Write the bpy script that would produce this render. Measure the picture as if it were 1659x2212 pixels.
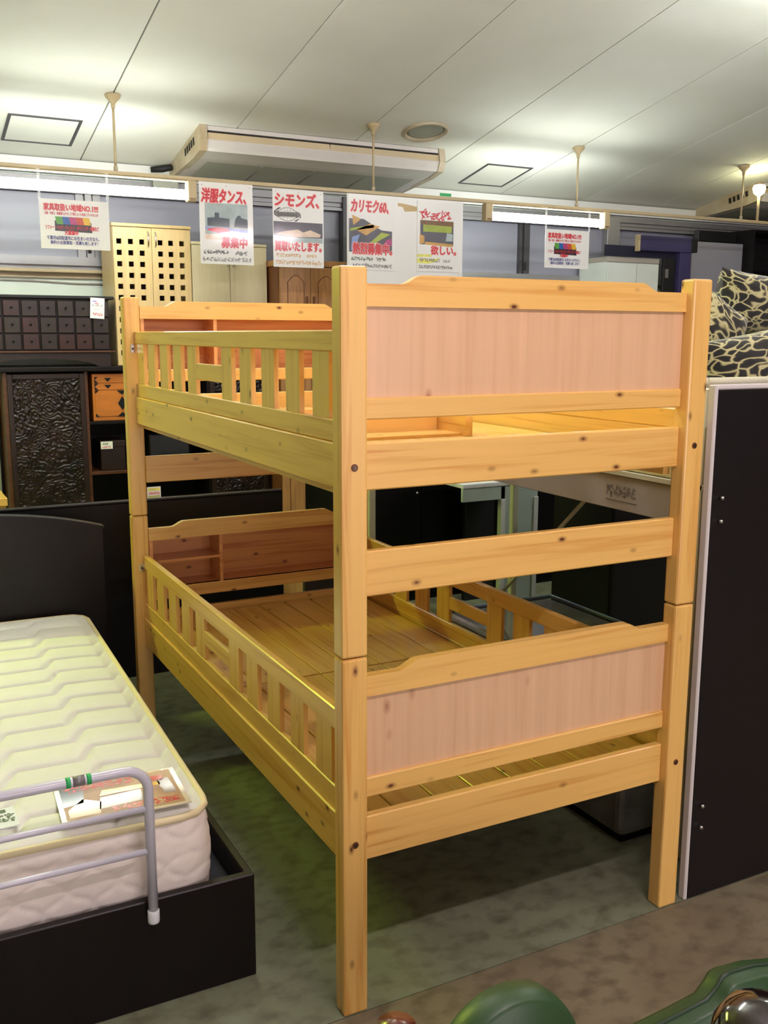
import bpy, bmesh, math, random
from mathutils import Vector, Matrix, noise
random.seed(7)
S = bpy.context.scene
COL = S.collection
for o in list(bpy.data.objects): bpy.data.objects.remove(o)

# ---------------------------------------------------------------- camera
cam = bpy.data.cameras.new('camera'); co = bpy.data.objects.new('camera', cam); COL.objects.link(co)
co.location = (-0.88093, -1.88930, 1.60032)
co.rotation_euler = (1.39256938, -0.00265119, -0.47973892)
cam.sensor_fit = 'VERTICAL'; cam.sensor_height = 36.0
cam.lens = 36.0 * 2116.98 / 2212.0
cam.clip_start = 0.05
S.camera = co
# ---------------------------------------------------------------- world, exposure
S.view_settings.view_transform = 'Standard'; S.view_settings.look = 'None'
S.view_settings.gamma = 1.0; S.view_settings.use_curve_mapping = False
S.view_settings.exposure = 0.30
w = bpy.data.worlds.new('world'); S.world = w; w.use_nodes = True
w.node_tree.nodes['Background'].inputs[0].default_value = (1.0, 0.93, 0.9, 1)
w.node_tree.nodes['Background'].inputs[1].default_value = 0.5
# daylight coming in through the open shop front behind the camera
def area(name, loc, rot, sx, sy, e, col):
    l = bpy.data.lights.new(name, 'AREA'); l.shape = 'RECTANGLE'; l.size = sx; l.size_y = sy
    l.energy = e; l.color = col
    o = bpy.data.objects.new(name, l); COL.objects.link(o); o.location = loc; o.rotation_euler = rot
    return o
area('shopfront_daylight', (0.4, -6.3, 1.5), (math.radians(90), 0, 0), 5.0, 2.4, 130, (1.0, 0.88, 0.92))
TUBE_W = 32.0      # ceiling tubes by the windows (cool)
TUBE_Y = 205.0      # older warm tubes over the bunk aisle
TUBE_FILL = 106.0       # unseen tubes added over the bunk bed to brighten the ceiling
TUBE_F = 95.0      # tubes over the open floor in front
# ---------------------------------------------------------------- helpers
def lin(c):
    r = []
    for v in c[:3]:
        v = v / 255.0
        r.append(v / 12.92 if v <= 0.04045 else ((v + 0.055) / 1.055) ** 2.4)
    return (*r, 1.0)
MATS = {}
def nodes(name):
    m = bpy.data.materials.new(name); m.use_nodes = True
    nt = m.node_tree; b = nt.nodes['Principled BSDF']
    MATS[name] = m
    return m, nt, b
def N(nt, t, **kw):
    n = nt.nodes.new(t)
    for k, v in kw.items(): setattr(n, k, v)
    return n
def coords(nt, scale=(1, 1, 1), rnd=True):
    tc = N(nt, 'ShaderNodeTexCoord'); mp = N(nt, 'ShaderNodeMapping'); mp.inputs['Scale'].default_value = scale
    nt.links.new(tc.outputs['Object'], mp.inputs['Vector'])
    if rnd:
        oi = N(nt, 'ShaderNodeObjectInfo'); mu = N(nt, 'ShaderNodeVectorMath', operation='SCALE')
        cx = N(nt, 'ShaderNodeCombineXYZ')
        nt.links.new(oi.outputs['Random'], cx.inputs[0]); nt.links.new(oi.outputs['Random'], cx.inputs[1]); nt.links.new(oi.outputs['Random'], cx.inputs[2])
        nt.links.new(cx.outputs[0], mu.inputs[0]); mu.inputs['Scale'].default_value = 37.0
        nt.links.new(mu.outputs[0], mp.inputs['Location'])
    return mp.outputs['Vector']
def ramp(nt, fac, stops):
    r = N(nt, 'ShaderNodeValToRGB'); e = r.color_ramp.elements
    while len(e) < len(stops): e.new(0.5)
    for el, (p, c) in zip(e, stops): el.position = p; el.color = c
    nt.links.new(fac, r.inputs[0]); return r.outputs[0]
def mix(nt, fac, a, b, mode='MIX'):
    m = N(nt, 'ShaderNodeMix', data_type='RGBA', blend_type=mode)
    for i, v in ((0, fac), (6, a), (7, b)):
        if hasattr(v, 'is_linked') or hasattr(v, 'links'): nt.links.new(v, m.inputs[i])
        else: m.inputs[i].default_value = v
    return m.outputs[2]
def mat(name, c, rough=0.6, var=0.08, scale=6.0, bump=0.0, bscale=60.0, spec=0.5, coat=0.0, metal=0.0, stretch=(1, 1, 1), c2=None, emit=0):
    """plain surface with mottled colour; c in sRGB 0..255"""
    if name in MATS: return MATS[name]
    m, nt, b = nodes(name)
    a = lin(c)
    d = lin(c2) if c2 else tuple([max(0, v * (1 - 2.2 * var)) for v in a[:3]] + [1])
    nz = N(nt, 'ShaderNodeTexNoise'); nz.inputs['Scale'].default_value = scale; nz.inputs['Detail'].default_value = 5
    nt.links.new(coords(nt, stretch), nz.inputs['Vector'])
    nt.links.new(ramp(nt, nz.outputs['Fac'], [(0.3, d), (0.68, a)]), b.inputs['Base Color'])
    b.inputs['Roughness'].default_value = rough; b.inputs['Metallic'].default_value = metal
    b.inputs['Specular IOR Level'].default_value = spec
    b.inputs['Coat Weight'].default_value = coat; b.inputs['Coat Roughness'].default_value = 0.08
    if bump:
        n2 = N(nt, 'ShaderNodeTexNoise'); n2.inputs['Scale'].default_value = bscale
        nt.links.new(coords(nt, stretch), n2.inputs['Vector'])
        bp = N(nt, 'ShaderNodeBump'); bp.inputs['Strength'].default_value = bump; bp.inputs['Distance'].default_value = 0.01
        nt.links.new(n2.outputs['Fac'], bp.inputs['Height']); nt.links.new(bp.outputs[0], b.inputs['Normal'])
    if emit:
        b.inputs['Emission Color'].default_value = a; b.inputs['Emission Strength'].default_value = emit
    return m
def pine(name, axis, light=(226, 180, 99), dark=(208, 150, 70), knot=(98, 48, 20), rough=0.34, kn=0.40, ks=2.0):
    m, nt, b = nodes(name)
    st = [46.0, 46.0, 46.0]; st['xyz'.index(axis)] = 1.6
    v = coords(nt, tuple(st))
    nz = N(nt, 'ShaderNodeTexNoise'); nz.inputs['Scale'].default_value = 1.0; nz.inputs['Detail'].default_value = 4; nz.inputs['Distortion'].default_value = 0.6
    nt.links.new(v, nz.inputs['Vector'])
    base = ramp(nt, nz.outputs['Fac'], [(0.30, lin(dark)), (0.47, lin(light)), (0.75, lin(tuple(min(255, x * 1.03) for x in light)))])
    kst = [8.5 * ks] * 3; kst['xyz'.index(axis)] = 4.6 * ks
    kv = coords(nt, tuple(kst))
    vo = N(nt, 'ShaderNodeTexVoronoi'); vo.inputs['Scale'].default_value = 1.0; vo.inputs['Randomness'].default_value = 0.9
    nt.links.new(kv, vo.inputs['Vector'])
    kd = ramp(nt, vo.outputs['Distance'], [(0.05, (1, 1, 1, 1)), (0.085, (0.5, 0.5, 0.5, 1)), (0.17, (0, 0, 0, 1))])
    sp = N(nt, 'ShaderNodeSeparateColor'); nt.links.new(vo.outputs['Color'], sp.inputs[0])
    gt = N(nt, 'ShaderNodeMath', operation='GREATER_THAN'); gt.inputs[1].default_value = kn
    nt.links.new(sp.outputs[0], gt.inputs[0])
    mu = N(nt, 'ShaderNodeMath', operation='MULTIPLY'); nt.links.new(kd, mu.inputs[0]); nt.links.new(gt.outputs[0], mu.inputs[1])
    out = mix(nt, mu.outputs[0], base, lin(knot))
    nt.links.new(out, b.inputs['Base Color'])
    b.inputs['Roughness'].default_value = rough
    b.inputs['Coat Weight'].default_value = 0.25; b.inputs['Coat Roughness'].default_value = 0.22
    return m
class MB:
    def __init__(s): s.v = []; s.f = []
    def add(s, v, f):
        n = len(s.v); s.v += [tuple(p) for p in v]; s.f += [tuple(i + n for i in q) for q in f]; return s
    def box(s, x0, x1, y0, y1, z0, z1, bev=0.0, seg=1):
        if x1 < x0: x0, x1 = x1, x0
        if y1 < y0: y0, y1 = y1, y0
        if z1 < z0: z0, z1 = z1, z0
        if not bev:
            return s.add([(x0, y0, z0), (x1, y0, z0), (x1, y1, z0), (x0, y1, z0), (x0, y0, z1), (x1, y0, z1), (x1, y1, z1), (x0, y1, z1)],
                         [(3, 2, 1, 0), (4, 5, 6, 7), (0, 1, 5, 4), (1, 2, 6, 5), (2, 3, 7, 6), (3, 0, 4, 7)])
        bev = min(bev, 0.45 * min(x1 - x0, y1 - y0, z1 - z0))
        bm = bmesh.new(); bmesh.ops.create_cube(bm, size=1)
        for v in bm.verts: v.co = ((x0 + x1) / 2 + v.co.x * (x1 - x0), (y0 + y1) / 2 + v.co.y * (y1 - y0), (z0 + z1) / 2 + v.co.z * (z1 - z0))
        bmesh.ops.bevel(bm, geom=list(bm.edges), offset=bev, segments=seg, profile=0.5, affect='EDGES')
        bm.verts.index_update()
        s.add([v.co[:] for v in bm.verts], [[v.index for v in f.verts] for f in bm.faces]); bm.free(); return s
    def prism(s, pts, a0, a1, axis='y'):
        """2-D outline extruded along an axis. axis y: pts=(x,z); x: pts=(y,z); z: pts=(x,y)"""
        n = len(pts)
        def P(p, a): return (p[0], a, p[1]) if axis == 'y' else (a, p[0], p[1]) if axis == 'x' else (p[0], p[1], a)
        v = [P(p, a0) for p in pts] + [P(p, a1) for p in pts]
        f = [tuple(range(n)), tuple(range(2 * n - 1, n - 1, -1))] + [(i, i + n, (i + 1) % n + n, (i + 1) % n) for i in range(n)]
        return s.add(v, f)
    def tube(s, path, r, n=12, cap=True):
        path = [Vector(p) for p in path]; rings = []
        t0 = (path[1] - path[0]).normalized()
        up = Vector((0, 0, 1)) if abs(t0.z) < 0.9 else Vector((1, 0, 0))
        u = t0.cross(up).normalized()
        vs = []
        for i, p in enumerate(path):
            t = ((path[min(i + 1, len(path) - 1)] - path[max(i - 1, 0)])).normalized()
            u = (u - t * u.dot(t)).normalized(); b = t.cross(u)
            rr = r[i] if isinstance(r, (list, tuple)) else r
            vs += [p + (u * math.cos(2 * math.pi * k / n) + b * math.sin(2 * math.pi * k / n)) * rr for k in range(n)]
        fs = []
        for i in range(len(path) - 1):
            for k in range(n):
                fs.append((i * n + k, i * n + (k + 1) % n, (i + 1) * n + (k + 1) % n, (i + 1) * n + k))
        if cap: fs += [tuple(range(n - 1, -1, -1)), tuple(range((len(path) - 1) * n, len(path) * n))]
        return s.add(vs, fs)
    def lathe(s, prof, c, n=24):
        vs = []; fs = []
        for (r, z) in prof:
            vs += [(c[0] + r * math.cos(2 * math.pi * k / n), c[1] + r * math.sin(2 * math.pi * k / n), c[2] + z) for k in range(n)]
        for i in range(len(prof) - 1):
            for k in range(n): fs.append((i * n + k, i * n + (k + 1) % n, (i + 1) * n + (k + 1) % n, (i + 1) * n + k))
        fs += [tuple(range(n - 1, -1, -1)), tuple(range((len(prof) - 1) * n, len(prof) * n))]
        return s.add(vs, fs)
    def grid(s, fn, nu, nv):
        vs = [fn(i / nu, j / nv) for j in range(nv + 1) for i in range(nu + 1)]
        fs = [(j * (nu + 1) + i, j * (nu + 1) + i + 1, (j + 1) * (nu + 1) + i + 1, (j + 1) * (nu + 1) + i) for j in range(nv) for i in range(nu)]
        return s.add(vs, fs)
    def mesh(s, name, smooth=False):
        me = bpy.data.meshes.new(name); me.from_pydata(s.v, [], s.f)
        bm = bmesh.new(); bm.from_mesh(me); bmesh.ops.recalc_face_normals(bm, faces=bm.faces); bm.to_mesh(me); bm.free()
        if smooth: me.polygons.foreach_set('use_smooth', [True] * len(me.polygons))
        me.update(); return me
    def build(s, name, m, parent=None, smooth=False, label=None, kind=None):
        me = s.mesh(name, smooth)
        me.materials.append(MATS[m] if isinstance(m, str) else m)
        o = bpy.data.objects.new(name, me); COL.objects.link(o)
        if parent: o.parent = parent
        if label: o['label'] = label
        if kind: o['kind'] = kind
        return o
def inst(src, parent, loc=(0, 0, 0), name=None):
    o = src.copy(); COL.objects.link(o); o.parent = parent; o.location = loc
    return o
def thing(name, label, cat, loc=(0, 0, 0), rot=(0, 0, 0), group=None):
    o = bpy.data.objects.new(name, None); COL.objects.link(o); o.empty_display_size = 0.1
    o.location = loc; o.rotation_euler = rot; o['label'] = label; o['category'] = cat
    if group: o['group'] = group
    return o
def tag(o, label, cat, group=None):
    o['label'] = label; o['category'] = cat
    if group: o['group'] = group
    return o
def box(x0, x1, y0, y1, z0, z1, bev=0.0, seg=1): return MB().box(x0, x1, y0, y1, z0, z1, bev, seg)

# ---- printed things: local frame u (right), v (up), n (out of the sheet)
class Sheet:
    """flat printed matter; maps (u,v) and a small lift to 3-D in the parent's frame"""
    def __init__(s, parent, O, U, V):
        s.p = parent; s.O = Vector(O); s.U = Vector(U).normalized(); s.V = Vector(V).normalized(); s.Nn = s.U.cross(s.V)
    def at(s, u, v, l): return s.O + s.U * u + s.V * v + s.Nn * l
    def poly(s, pts, m, lift=0.0006, name='printed_shape', parent=None):
        a = [s.at(u, v, lift) for u, v in pts]
        return MB().add(a, [tuple(range(len(a)))]).build(name, m, parent or s.p)
    def polys(s, plist, m, lift=0.0006, name='printed_shape', parent=None):
        b = MB()
        for pts in plist: b.add([s.at(u, v, lift) for u, v in pts], [tuple(range(len(pts)))])
        return b.build(name, m, parent or s.p)
    def rect(s, u0, u1, v0, v1, m, lift=0.0006, name='printed_shape', parent=None):
        return s.poly([(u0, v0), (u1, v0), (u1, v1), (u0, v1)], m, lift, name, parent)
    def text(s, t, u0, u1, v0, v1, m, lift=0.0012, bold=0.02, slant=0.0, name='lettering', parent=None):
        cu = bpy.data.curves.new('t', 'FONT'); cu.body = t; cu.size = 1.0; cu.resolution_u = 2
        ob = bpy.data.objects.new('t', cu); COL.objects.link(ob)
        dg = bpy.context.evaluated_depsgraph_get(); ev = ob.evaluated_get(dg); me = ev.to_mesh()
        vs = [v.co.copy() for v in me.vertices]; fs = [tuple(p.vertices) for p in me.polygons]
        ev.to_mesh_clear(); bpy.data.objects.remove(ob); bpy.data.curves.remove(cu)
        if not vs: return None
        x0 = min(v.x for v in vs); x1 = max(v.x for v in vs); y0 = min(v.y for v in vs); y1 = max(v.y for v in vs)
        sx = (u1 - u0) / (x1 - x0); sy = (v1 - v0) / (y1 - y0)
        mb = MB(); k = (v1 - v0) * bold
        for q, (dx, dy) in enumerate(((0, 0), (k, 0), (-k, 0), (0, k), (0, -k), (.7 * k, .7 * k), (-.7 * k, .7 * k), (.7 * k, -.7 * k), (-.7 * k, -.7 * k)) if bold else ((0, 0),)):
            pts = []
            for v in vs:
                vv = (v.y - y0) * sy
                pts.append(s.at(u0 + (v.x - x0) * sx + slant * vv + dx, v0 + vv + dy, lift + q * 3e-6))
            mb.add(pts, fs)
        return mb.build(name, m, parent or s.p)
    def strokes(s, u0, u1, v0, v1, n, m, lift=0.001, name='small_print', parent=None):
        """print too small or blurred to read: dense little strokes"""
        b = MB(); cw = (u1 - u0) / n; h = v1 - v0; q = 0
        for i in range(n):
            for k in range(9):
                cx = u0 + cw * (i + .12 + .76 * random.random()); cy = v0 + h * (.1 + .8 * random.random())
                an = random.choice((0, 0, 1.57, .75, -.75, 1.1)) + random.uniform(-.2, .2); ln = min(cw, h) * random.uniform(.2, .42); th = h * .045; q += 1
                dx, dy = math.cos(an), math.sin(an)
                b.add([s.at(cx + e * ln * dx - f * th * dy, cy + e * ln * dy + f * th * dx, lift + q * 1e-6) for e, f in ((-1, -1), (1, -1), (1, 1), (-1, 1))], [(0, 1, 2, 3)])
        return b.build(name, m, parent or s.p)

# ---------------------------------------------------------------- materials
for ax in 'xyz': pine('pine_' + ax, ax)
pine('pine_panel', 'z', light=(214, 174, 134), dark=(208, 165, 124), knot=(160, 104, 76), rough=0.30, kn=0.45, ks=1.5)
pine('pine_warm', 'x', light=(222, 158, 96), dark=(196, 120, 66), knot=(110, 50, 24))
mat('ceiling_board', (236, 236, 228), 0.8, 0.035, 0.9, c2=(222, 221, 210))
mat('ceiling_gap', (60, 58, 54), 0.9)
mat('white_paint', (226, 226, 222), 0.6, 0.03, 2.0)
mat('wall_white', (238, 248, 236), 0.7, 0.03, 1.5)
mat('wall_plain', (128, 118, 110), 0.8, 0.03, 1.2)
mat('pane_grey', (150, 150, 164), 0.35, 0.02, 1.2, spec=0.5)
mat('alu', (150, 148, 150), 0.4, 0.05, 8, metal=0.3)
mat('alu_dark', (84, 82, 86), 0.45, 0.05, 8, metal=0.3)
mat('beige_plastic', (196, 176, 138), 0.45, 0.05, 5)
mat('aged_plastic', (198, 186, 160), 0.45, 0.10, 5, c2=(170, 150, 118))
mat('ac_white', (214, 208, 202), 0.4, 0.04, 5)
mat('ac_grey', (168, 170, 156), 0.5, 0.06, 4)
mat('slot_dark', (38, 34, 32), 0.8)
mat('black_wood', (10, 8, 8), 0.42, 0.15, 5, stretch=(1, 1, 8), spec=0.25)
mat('espresso', (19, 12, 10), 0.38, 0.15, 4, stretch=(6, 1, 1), spec=0.28)
mat('panel_dark', (20, 13, 15), 0.42, 0.2, 6, stretch=(4, 1, 30), spec=0.35)
mat('edge_band', (206, 200, 194), 0.5, 0.03)
mat('chest_brown', (40, 21, 14), 0.4, 0.25, 9)
mat('chest_red', (54, 20, 14), 0.4, 0.25, 9)
mat('chest_green', (40, 28, 14), 0.4, 0.25, 9)
mat('carved', (40, 25, 18), 0.24, 0.35, 12, c2=(14, 10, 9))
mat('rust_wood', (92, 52, 26), 0.4, 0.2, 8, stretch=(1, 1, 6))
mat('orange_wood', (202, 118, 44), 0.35, 0.12, 5, stretch=(1, 1, 7))
mat('iron', (30, 32, 32), 0.45, 0.1, metal=0.6)
mat('maple', (222, 190, 134), 0.4, 0.06, 5, stretch=(8, 8, 1))
mat('cream', (222, 208, 168), 0.45, 0.04, 5, stretch=(14, 14, 1))
mat('oak', (192, 138, 84), 0.4, 0.14, 6, stretch=(9, 9, 1))
mat('oak_dark', (120, 70, 36), 0.5, 0.14, 6)
mat('hole_dark', (46, 22, 16), 0.8)
mat('chrome', (205, 205, 205), 0.2, 0.02, metal=1.0)
mat('steel_bolt', (110, 92, 78), 0.35, 0.1, metal=0.9)
mat('ticking', (222, 221, 212), 0.75, 0.02, 8, bump=0.02, bscale=400)
mat('ticking_side', (238, 226, 216), 0.7, 0.02, 8, bump=0.02, bscale=400)
mat('piping', (228, 212, 168), 0.6, 0.03)
mat('white_tube', (196, 194, 204), 0.28, 0.02, coat=0.4)
mat('white_cap', (226, 230, 232), 0.35, 0.02)
mat('green_tape', (42, 170, 92), 0.5, 0.03)
mat('charcoal', (44, 46, 54), 0.85, 0.2, 60)
mat('paper', (238, 236, 232), 0.35, 0.02, 3, coat=0.6)
mat('paper_warm', (236, 226, 210), 0.35, 0.02, 3, coat=0.6)
mat('ink_red', (208, 44, 56), 0.4, 0.05, coat=0.5)
mat('ink_pink', (242, 176, 172), 0.4, 0.05, coat=0.5)
mat('ink_black', (40, 38, 40), 0.4, 0.05, coat=0.5)
mat('ink_grey', (120, 116, 114), 0.4, 0.05, coat=0.5)
mat('ink_navy', (74, 76, 140), 0.4, 0.05, coat=0.5)
mat('ink_green', (72, 92, 62), 0.4, 0.05, coat=0.5)
mat('ink_orange', (214, 164, 96), 0.4, 0.05, coat=0.5)
mat('ink_lilac', (160, 150, 200), 0.4, 0.05, coat=0.5)
for nm, c in dict(p_green=(98, 170, 72), p_blue=(56, 104, 178), p_mag=(188, 72, 126), p_red=(206, 82, 66), p_yel=(238, 190, 62), p_dark=(58, 52, 60), p_sky=(176, 190, 190),
                  p_teal=(66, 84, 92), p_brown=(128, 92, 58), p_tan=(214, 166, 96), p_lime=(172, 186, 74), p_slate=(96, 92, 102), p_cream=(232, 206, 182), p_ltblue=(140, 160, 214), p_lime2=(246, 240, 120)).items():
    mat(nm, c, 0.4, 0.12, 14, coat=0.5)
mat('tape_brown', (196, 166, 110), 0.4, 0.08)
mat('navy', (58, 52, 96), 0.6, 0.06)
mat('navy_dark', (28, 28, 52), 0.7, 0.06)
mat('near_black', (20, 18, 22), 0.6, 0.1)
mat('door_white', (220, 226, 220), 0.5, 0.03)
mat('grey_board', (176, 168, 158), 0.6, 0.04, 4)
mat('cream_wood', (226, 214, 150), 0.45, 0.07, 5, stretch=(8, 1, 8))
mat('cream_metal', (210, 208, 180), 0.35, 0.03)
mat('mint_white', (186, 200, 190), 0.45, 0.03)
mat('plastic_wrap', (120, 118, 108), 0.15, 0.3, 9, coat=0.8, c2=(80, 78, 66))
mat('blue_edge', (120, 140, 170), 0.3, 0.05)
mat('green_leather', (44, 74, 40), 0.42, 0.08, 7, bump=0.05, bscale=300)
mat('green_piping', (30, 52, 30), 0.4, 0.05)
mat('gloss_brown', (24, 9, 7), 0.12, 0.1, coat=0.8)
mat('red_brown', (96, 40, 22), 0.3, 0.1, coat=0.4)
# clear laminate / strings
def clear(name, c=(245, 245, 245), a=0.25):
    m, nt, b = nodes(name); b.inputs['Base Color'].default_value = lin(c); b.inputs['Roughness'].default_value = 0.1
    b.inputs['Alpha'].default_value = a
clear('clear_film')
def lamp_mat(name, col, s):
    m, nt, b = nodes(name)
    b.inputs['Base Color'].default_value = (1, 1, 1, 1); b.inputs['Emission Color'].default_value = (*col, 1); b.inputs['Emission Strength'].default_value = s
lamp_mat('tube_cool', (0.93, 1.0, 0.93), TUBE_W)
lamp_mat('tube_warm', (0.80, 1.0, 0.12), TUBE_Y)
lamp_mat('tube_fill', (0.97, 1.0, 0.97), TUBE_FILL)
lamp_mat('tube_front', (1.0, 0.84, 0.93), TUBE_F)
lamp_mat('bulb_yellow', (1.0, 0.95, 0.55), 30.0)
# floor: mottled worn sheet
def floor_mat(name, a, b_, c):
    m, nt, b = nodes(name)
    v = coords(nt, (1, 1, 1), rnd=False)
    n1 = N(nt, 'ShaderNodeTexNoise'); n1.inputs['Scale'].default_value = 2.2; n1.inputs['Detail'].default_value = 6; nt.links.new(v, n1.inputs['Vector'])
    v2 = coords(nt, (15, 20, 17), rnd=False)
    n2 = N(nt, 'ShaderNodeTexNoise'); n2.inputs['Scale'].default_value = 1.0; n2.inputs['Detail'].default_value = 9; nt.links.new(v2, n2.inputs['Vector'])
    c1 = ramp(nt, n1.outputs['Fac'], [(0.35, lin(b_)), (0.65, lin(a))])
    f2 = ramp(nt, n2.outputs['Fac'], [(0.46, (0, 0, 0, 1)), (0.74, (0.8, 0.8, 0.8, 1))])
    nt.links.new(mix(nt, f2, c1, lin(c)), b.inputs['Base Color'])
    b.inputs['Roughness'].default_value = 0.55
floor_mat('floor_green', (132, 138, 112), (118, 122, 98), (84, 76, 60))
floor_mat('floor_beige', (132, 124, 98), (116, 106, 82), (84, 72, 54))
# animal print cushions
def print_mat(name, sc):
    m, nt, b = nodes(name)
    v = coords(nt, (0.8, 1.0, 1.5))
    nz = N(nt, 'ShaderNodeTexNoise'); nz.inputs['Scale'].default_value = 7.0; nt.links.new(v, nz.inputs['Vector'])
    ad = N(nt, 'ShaderNodeVectorMath', operation='MULTIPLY_ADD'); nt.links.new(nz.outputs['Color'], ad.inputs[0]); ad.inputs[1].default_value = (.22, .22, .22); nt.links.new(v, ad.inputs[2])
    vo = N(nt, 'ShaderNodeTexVoronoi', feature='DISTANCE_TO_EDGE'); vo.inputs['Scale'].default_value = sc; nt.links.new(ad.outputs[0], vo.inputs['Vector'])
    nt.links.new(ramp(nt, vo.outputs['Distance'], [(0.03, lin((196, 192, 140))), (0.075, lin((150, 142, 98))), (0.12, lin((40, 40, 32))), (0.3, lin((22, 22, 19)))]), b.inputs['Base Color'])
    b.inputs['Roughness'].default_value = 0.85; b.inputs['Sheen Weight'].default_value = 0.3
print_mat('giraffe', 19.0)

# ================================================================ the room
def cz(y): return 3.04 - 0.2 * (y - 4.5)
def struct(o): o['kind'] = 'structure'; return o
YB = 5.62; XL, XR, YF = -4.6, 9.6, -6.5
floor = struct(box(XL, XR, YF, YB, -0.06, -0.004).build('floor', 'slot_dark'))
box(XL, XR, 0.0015, YB, -0.004, 0.0, ).build('floor_sheet', 'floor_green', floor)
box(XL, XR, YF, -0.0015, -0.004, 0.0, ).build('floor_sheet', 'floor_beige', floor)
# sloping ceiling: dark backing with long boards (joints every 0.896 m)
def slope_slab(x0, x1, y0, y1, d0, d1):
    b = MB()
    v = [(x, y, cz(y) + d) for d in (d0, d1) for (x, y) in ((x0, y0), (x1, y0), (x1, y1), (x0, y1))]
    return b.add(v, [(0, 1, 2, 3), (7, 6, 5, 4), (0, 4, 5, 1), (1, 5, 6, 2), (2, 6, 7, 3), (3, 7, 4, 0)])
ceil = struct(slope_slab(XL, XR, YF, YB + 0.1, 0.012, 0.10).build('ceiling', 'ceiling_gap'))
x = 0.571 - 0.896 * 6
while x < XR:
    slope_slab(max(x, XL) + 0.0045, min(x + 0.896, XR) - 0.0045, YF, YB, 0.0, 0.013).build('ceiling_board', 'ceiling_board', ceil)
    x += 0.896
wl = struct(box(XL - 0.1, XL, YF, YB, 0, 5.4).build('wall_left', 'wall_plain'))
wr = struct(box(XR, XR + 0.1, YF, YB, 0, 5.4).build('wall_right', 'wall_plain'))
wf = MB().box(XL, -2.2, YF - 0.1, YF, 0, 5.4).box(3.0, XR, YF - 0.1, YF, 0, 5.4).box(-2.2, 3.0, YF - 0.1, YF, 2.8, 5.4)
struct(wf.build('wall_front', 'wall_plain'))
# back wall below and around the window band (z 2.15 .. 2.59)
wb = MB().box(XL, XR, YB, YB + 0.12, 0, 2.06).box(XL, XR, YB, YB + 0.12, 2.70, 2.9).box(XL, -2.2, YB, YB + .12, 2.06, 2.70).box(8.6, XR, YB, YB + .12, 2.06, 2.70)
struct(wb.build('wall_back', 'wall_white'))
struct(box(XL, XR, YB - 0.07, YB - 0.001, 2.715, cz(YB) - 0.002).build('trim_1', 'white_paint'))
# window band: frame tracks, mullions, frosted grey panes
def window(n, x0, x1, mull, z0=2.15, z1=2.59, pane='pane_grey'):
    fr = MB()
    for (a, b2, d) in ((2.59, 2.612, .05), (2.622, 2.648, .035), (2.655, 2.70, .05)): fr.box(x0, x1, YB - d, YB + .05, a, b2)
    fr.box(x0, x1, YB - 0.02, YB + .06, 2.59, 2.70)
    fr.box(x0, x1, YB - 0.05, YB + .06, 2.09, 2.15).box(x0, x1, YB - .015, YB + .06, 2.06, 2.09)
    root = struct(fr.build('window_%d' % n, 'alu'))
    xs = [x0] + [v for m_ in mull for v in m_] + [x1]
    for i in range(0, len(xs), 2):
        box(xs[i], xs[i + 1], YB + 0.02, YB + 0.026, z0, z1).build('pane', pane, root)
    for (a, b2) in mull:
        t = (b2 - a)
        MB().box(a, a + .3 * t, YB - .012, YB + .03, z0, z1).box(a + .36 * t, a + .62 * t, YB - .03, YB + .03, z0, z1).box(a + .7 * t, b2, YB - .012, YB + .03, z0, z1).build('mullion', 'alu_dark' if a > 2 else 'alu', root)
        MB().box(a + .38 * t, a + .52 * t, YB - .045, YB - .03, z0 + .03, z0 + .1, .004).build('latch', 'slot_dark', root)
    return root
window(1, -2.2, 2.62, [(0.527, 0.70)])
window(2, 2.66, 5.46, [(4.385, 4.50)])
window(3, 5.50, 8.6, [(6.50, 6.60)])
struct(box(2.615, 2.665, YB - .07, YB + .05, 2.06, 2.70, .004).build('trim_2', 'alu_dark'))
struct(box(5.35, 5.50, YB - .06, YB + .05, 2.06, 2.70, .004).build('trim_3', 'alu'))
struct(MB().box(-2.3, 2.6, YB - .09, YB - .001, 2.035, 2.06, .004).box(-2.3, 2.6, YB - .03, YB - .001, 2.0, 2.035).build('trim_4', 'beige_plastic'))
# a conduit line running under the sill
tag(MB().tube([(-2.2, YB - .012, 1.985), (0.2, YB - .012, 1.978), (0.5, YB - .012, 1.965), (0.9, YB - .012, 1.965)], .006, 6).build('cable', 'grey_board', smooth=True), 'thin pale cable running along the white wall under the sill', 'cable')
# dark flashing bracket where the beam meets the air conditioner
tag(box(1.07, 1.26, YB - .10, YB - .071, 2.63, 2.715, .004).build('bracket_plate', 'ac_grey'), 'grey bracket plate under the back corner of the long air conditioner', 'bracket')

# ceiling access hatches
def hatch(x0, x1, y0, y1, label):
    t = thing('access_hatch', label, 'hatch', group='square access hatches in the ceiling')
    fr = MB(); d = .018
    for (a, b2, c, e) in ((x0, x1, y0, y0 + d), (x0, x1, y1 - d, y1), (x0, x0 + d, y0 + d, y1 - d), (x1 - d, x1, y0 + d, y1 - d)):
        s = slope_slab(a, b2, c, e, -.006, 0.002); fr.add(s.v, s.f)
    fr.build('frame', 'alu_dark', t)
    slope_slab(x0 + d + .003, x1 - d - .003, y0 + d + .003, y1 - d - .003, -.004, 0.001).build('hatch_panel', 'ceiling_board', t)
hatch(0.015, 0.468, 4.91, 5.34, 'square ceiling hatch over the lattice door cabinet')
hatch(3.61, 4.05, 4.96, 5.41, 'square ceiling hatch beyond the round ceiling fitting')
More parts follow.
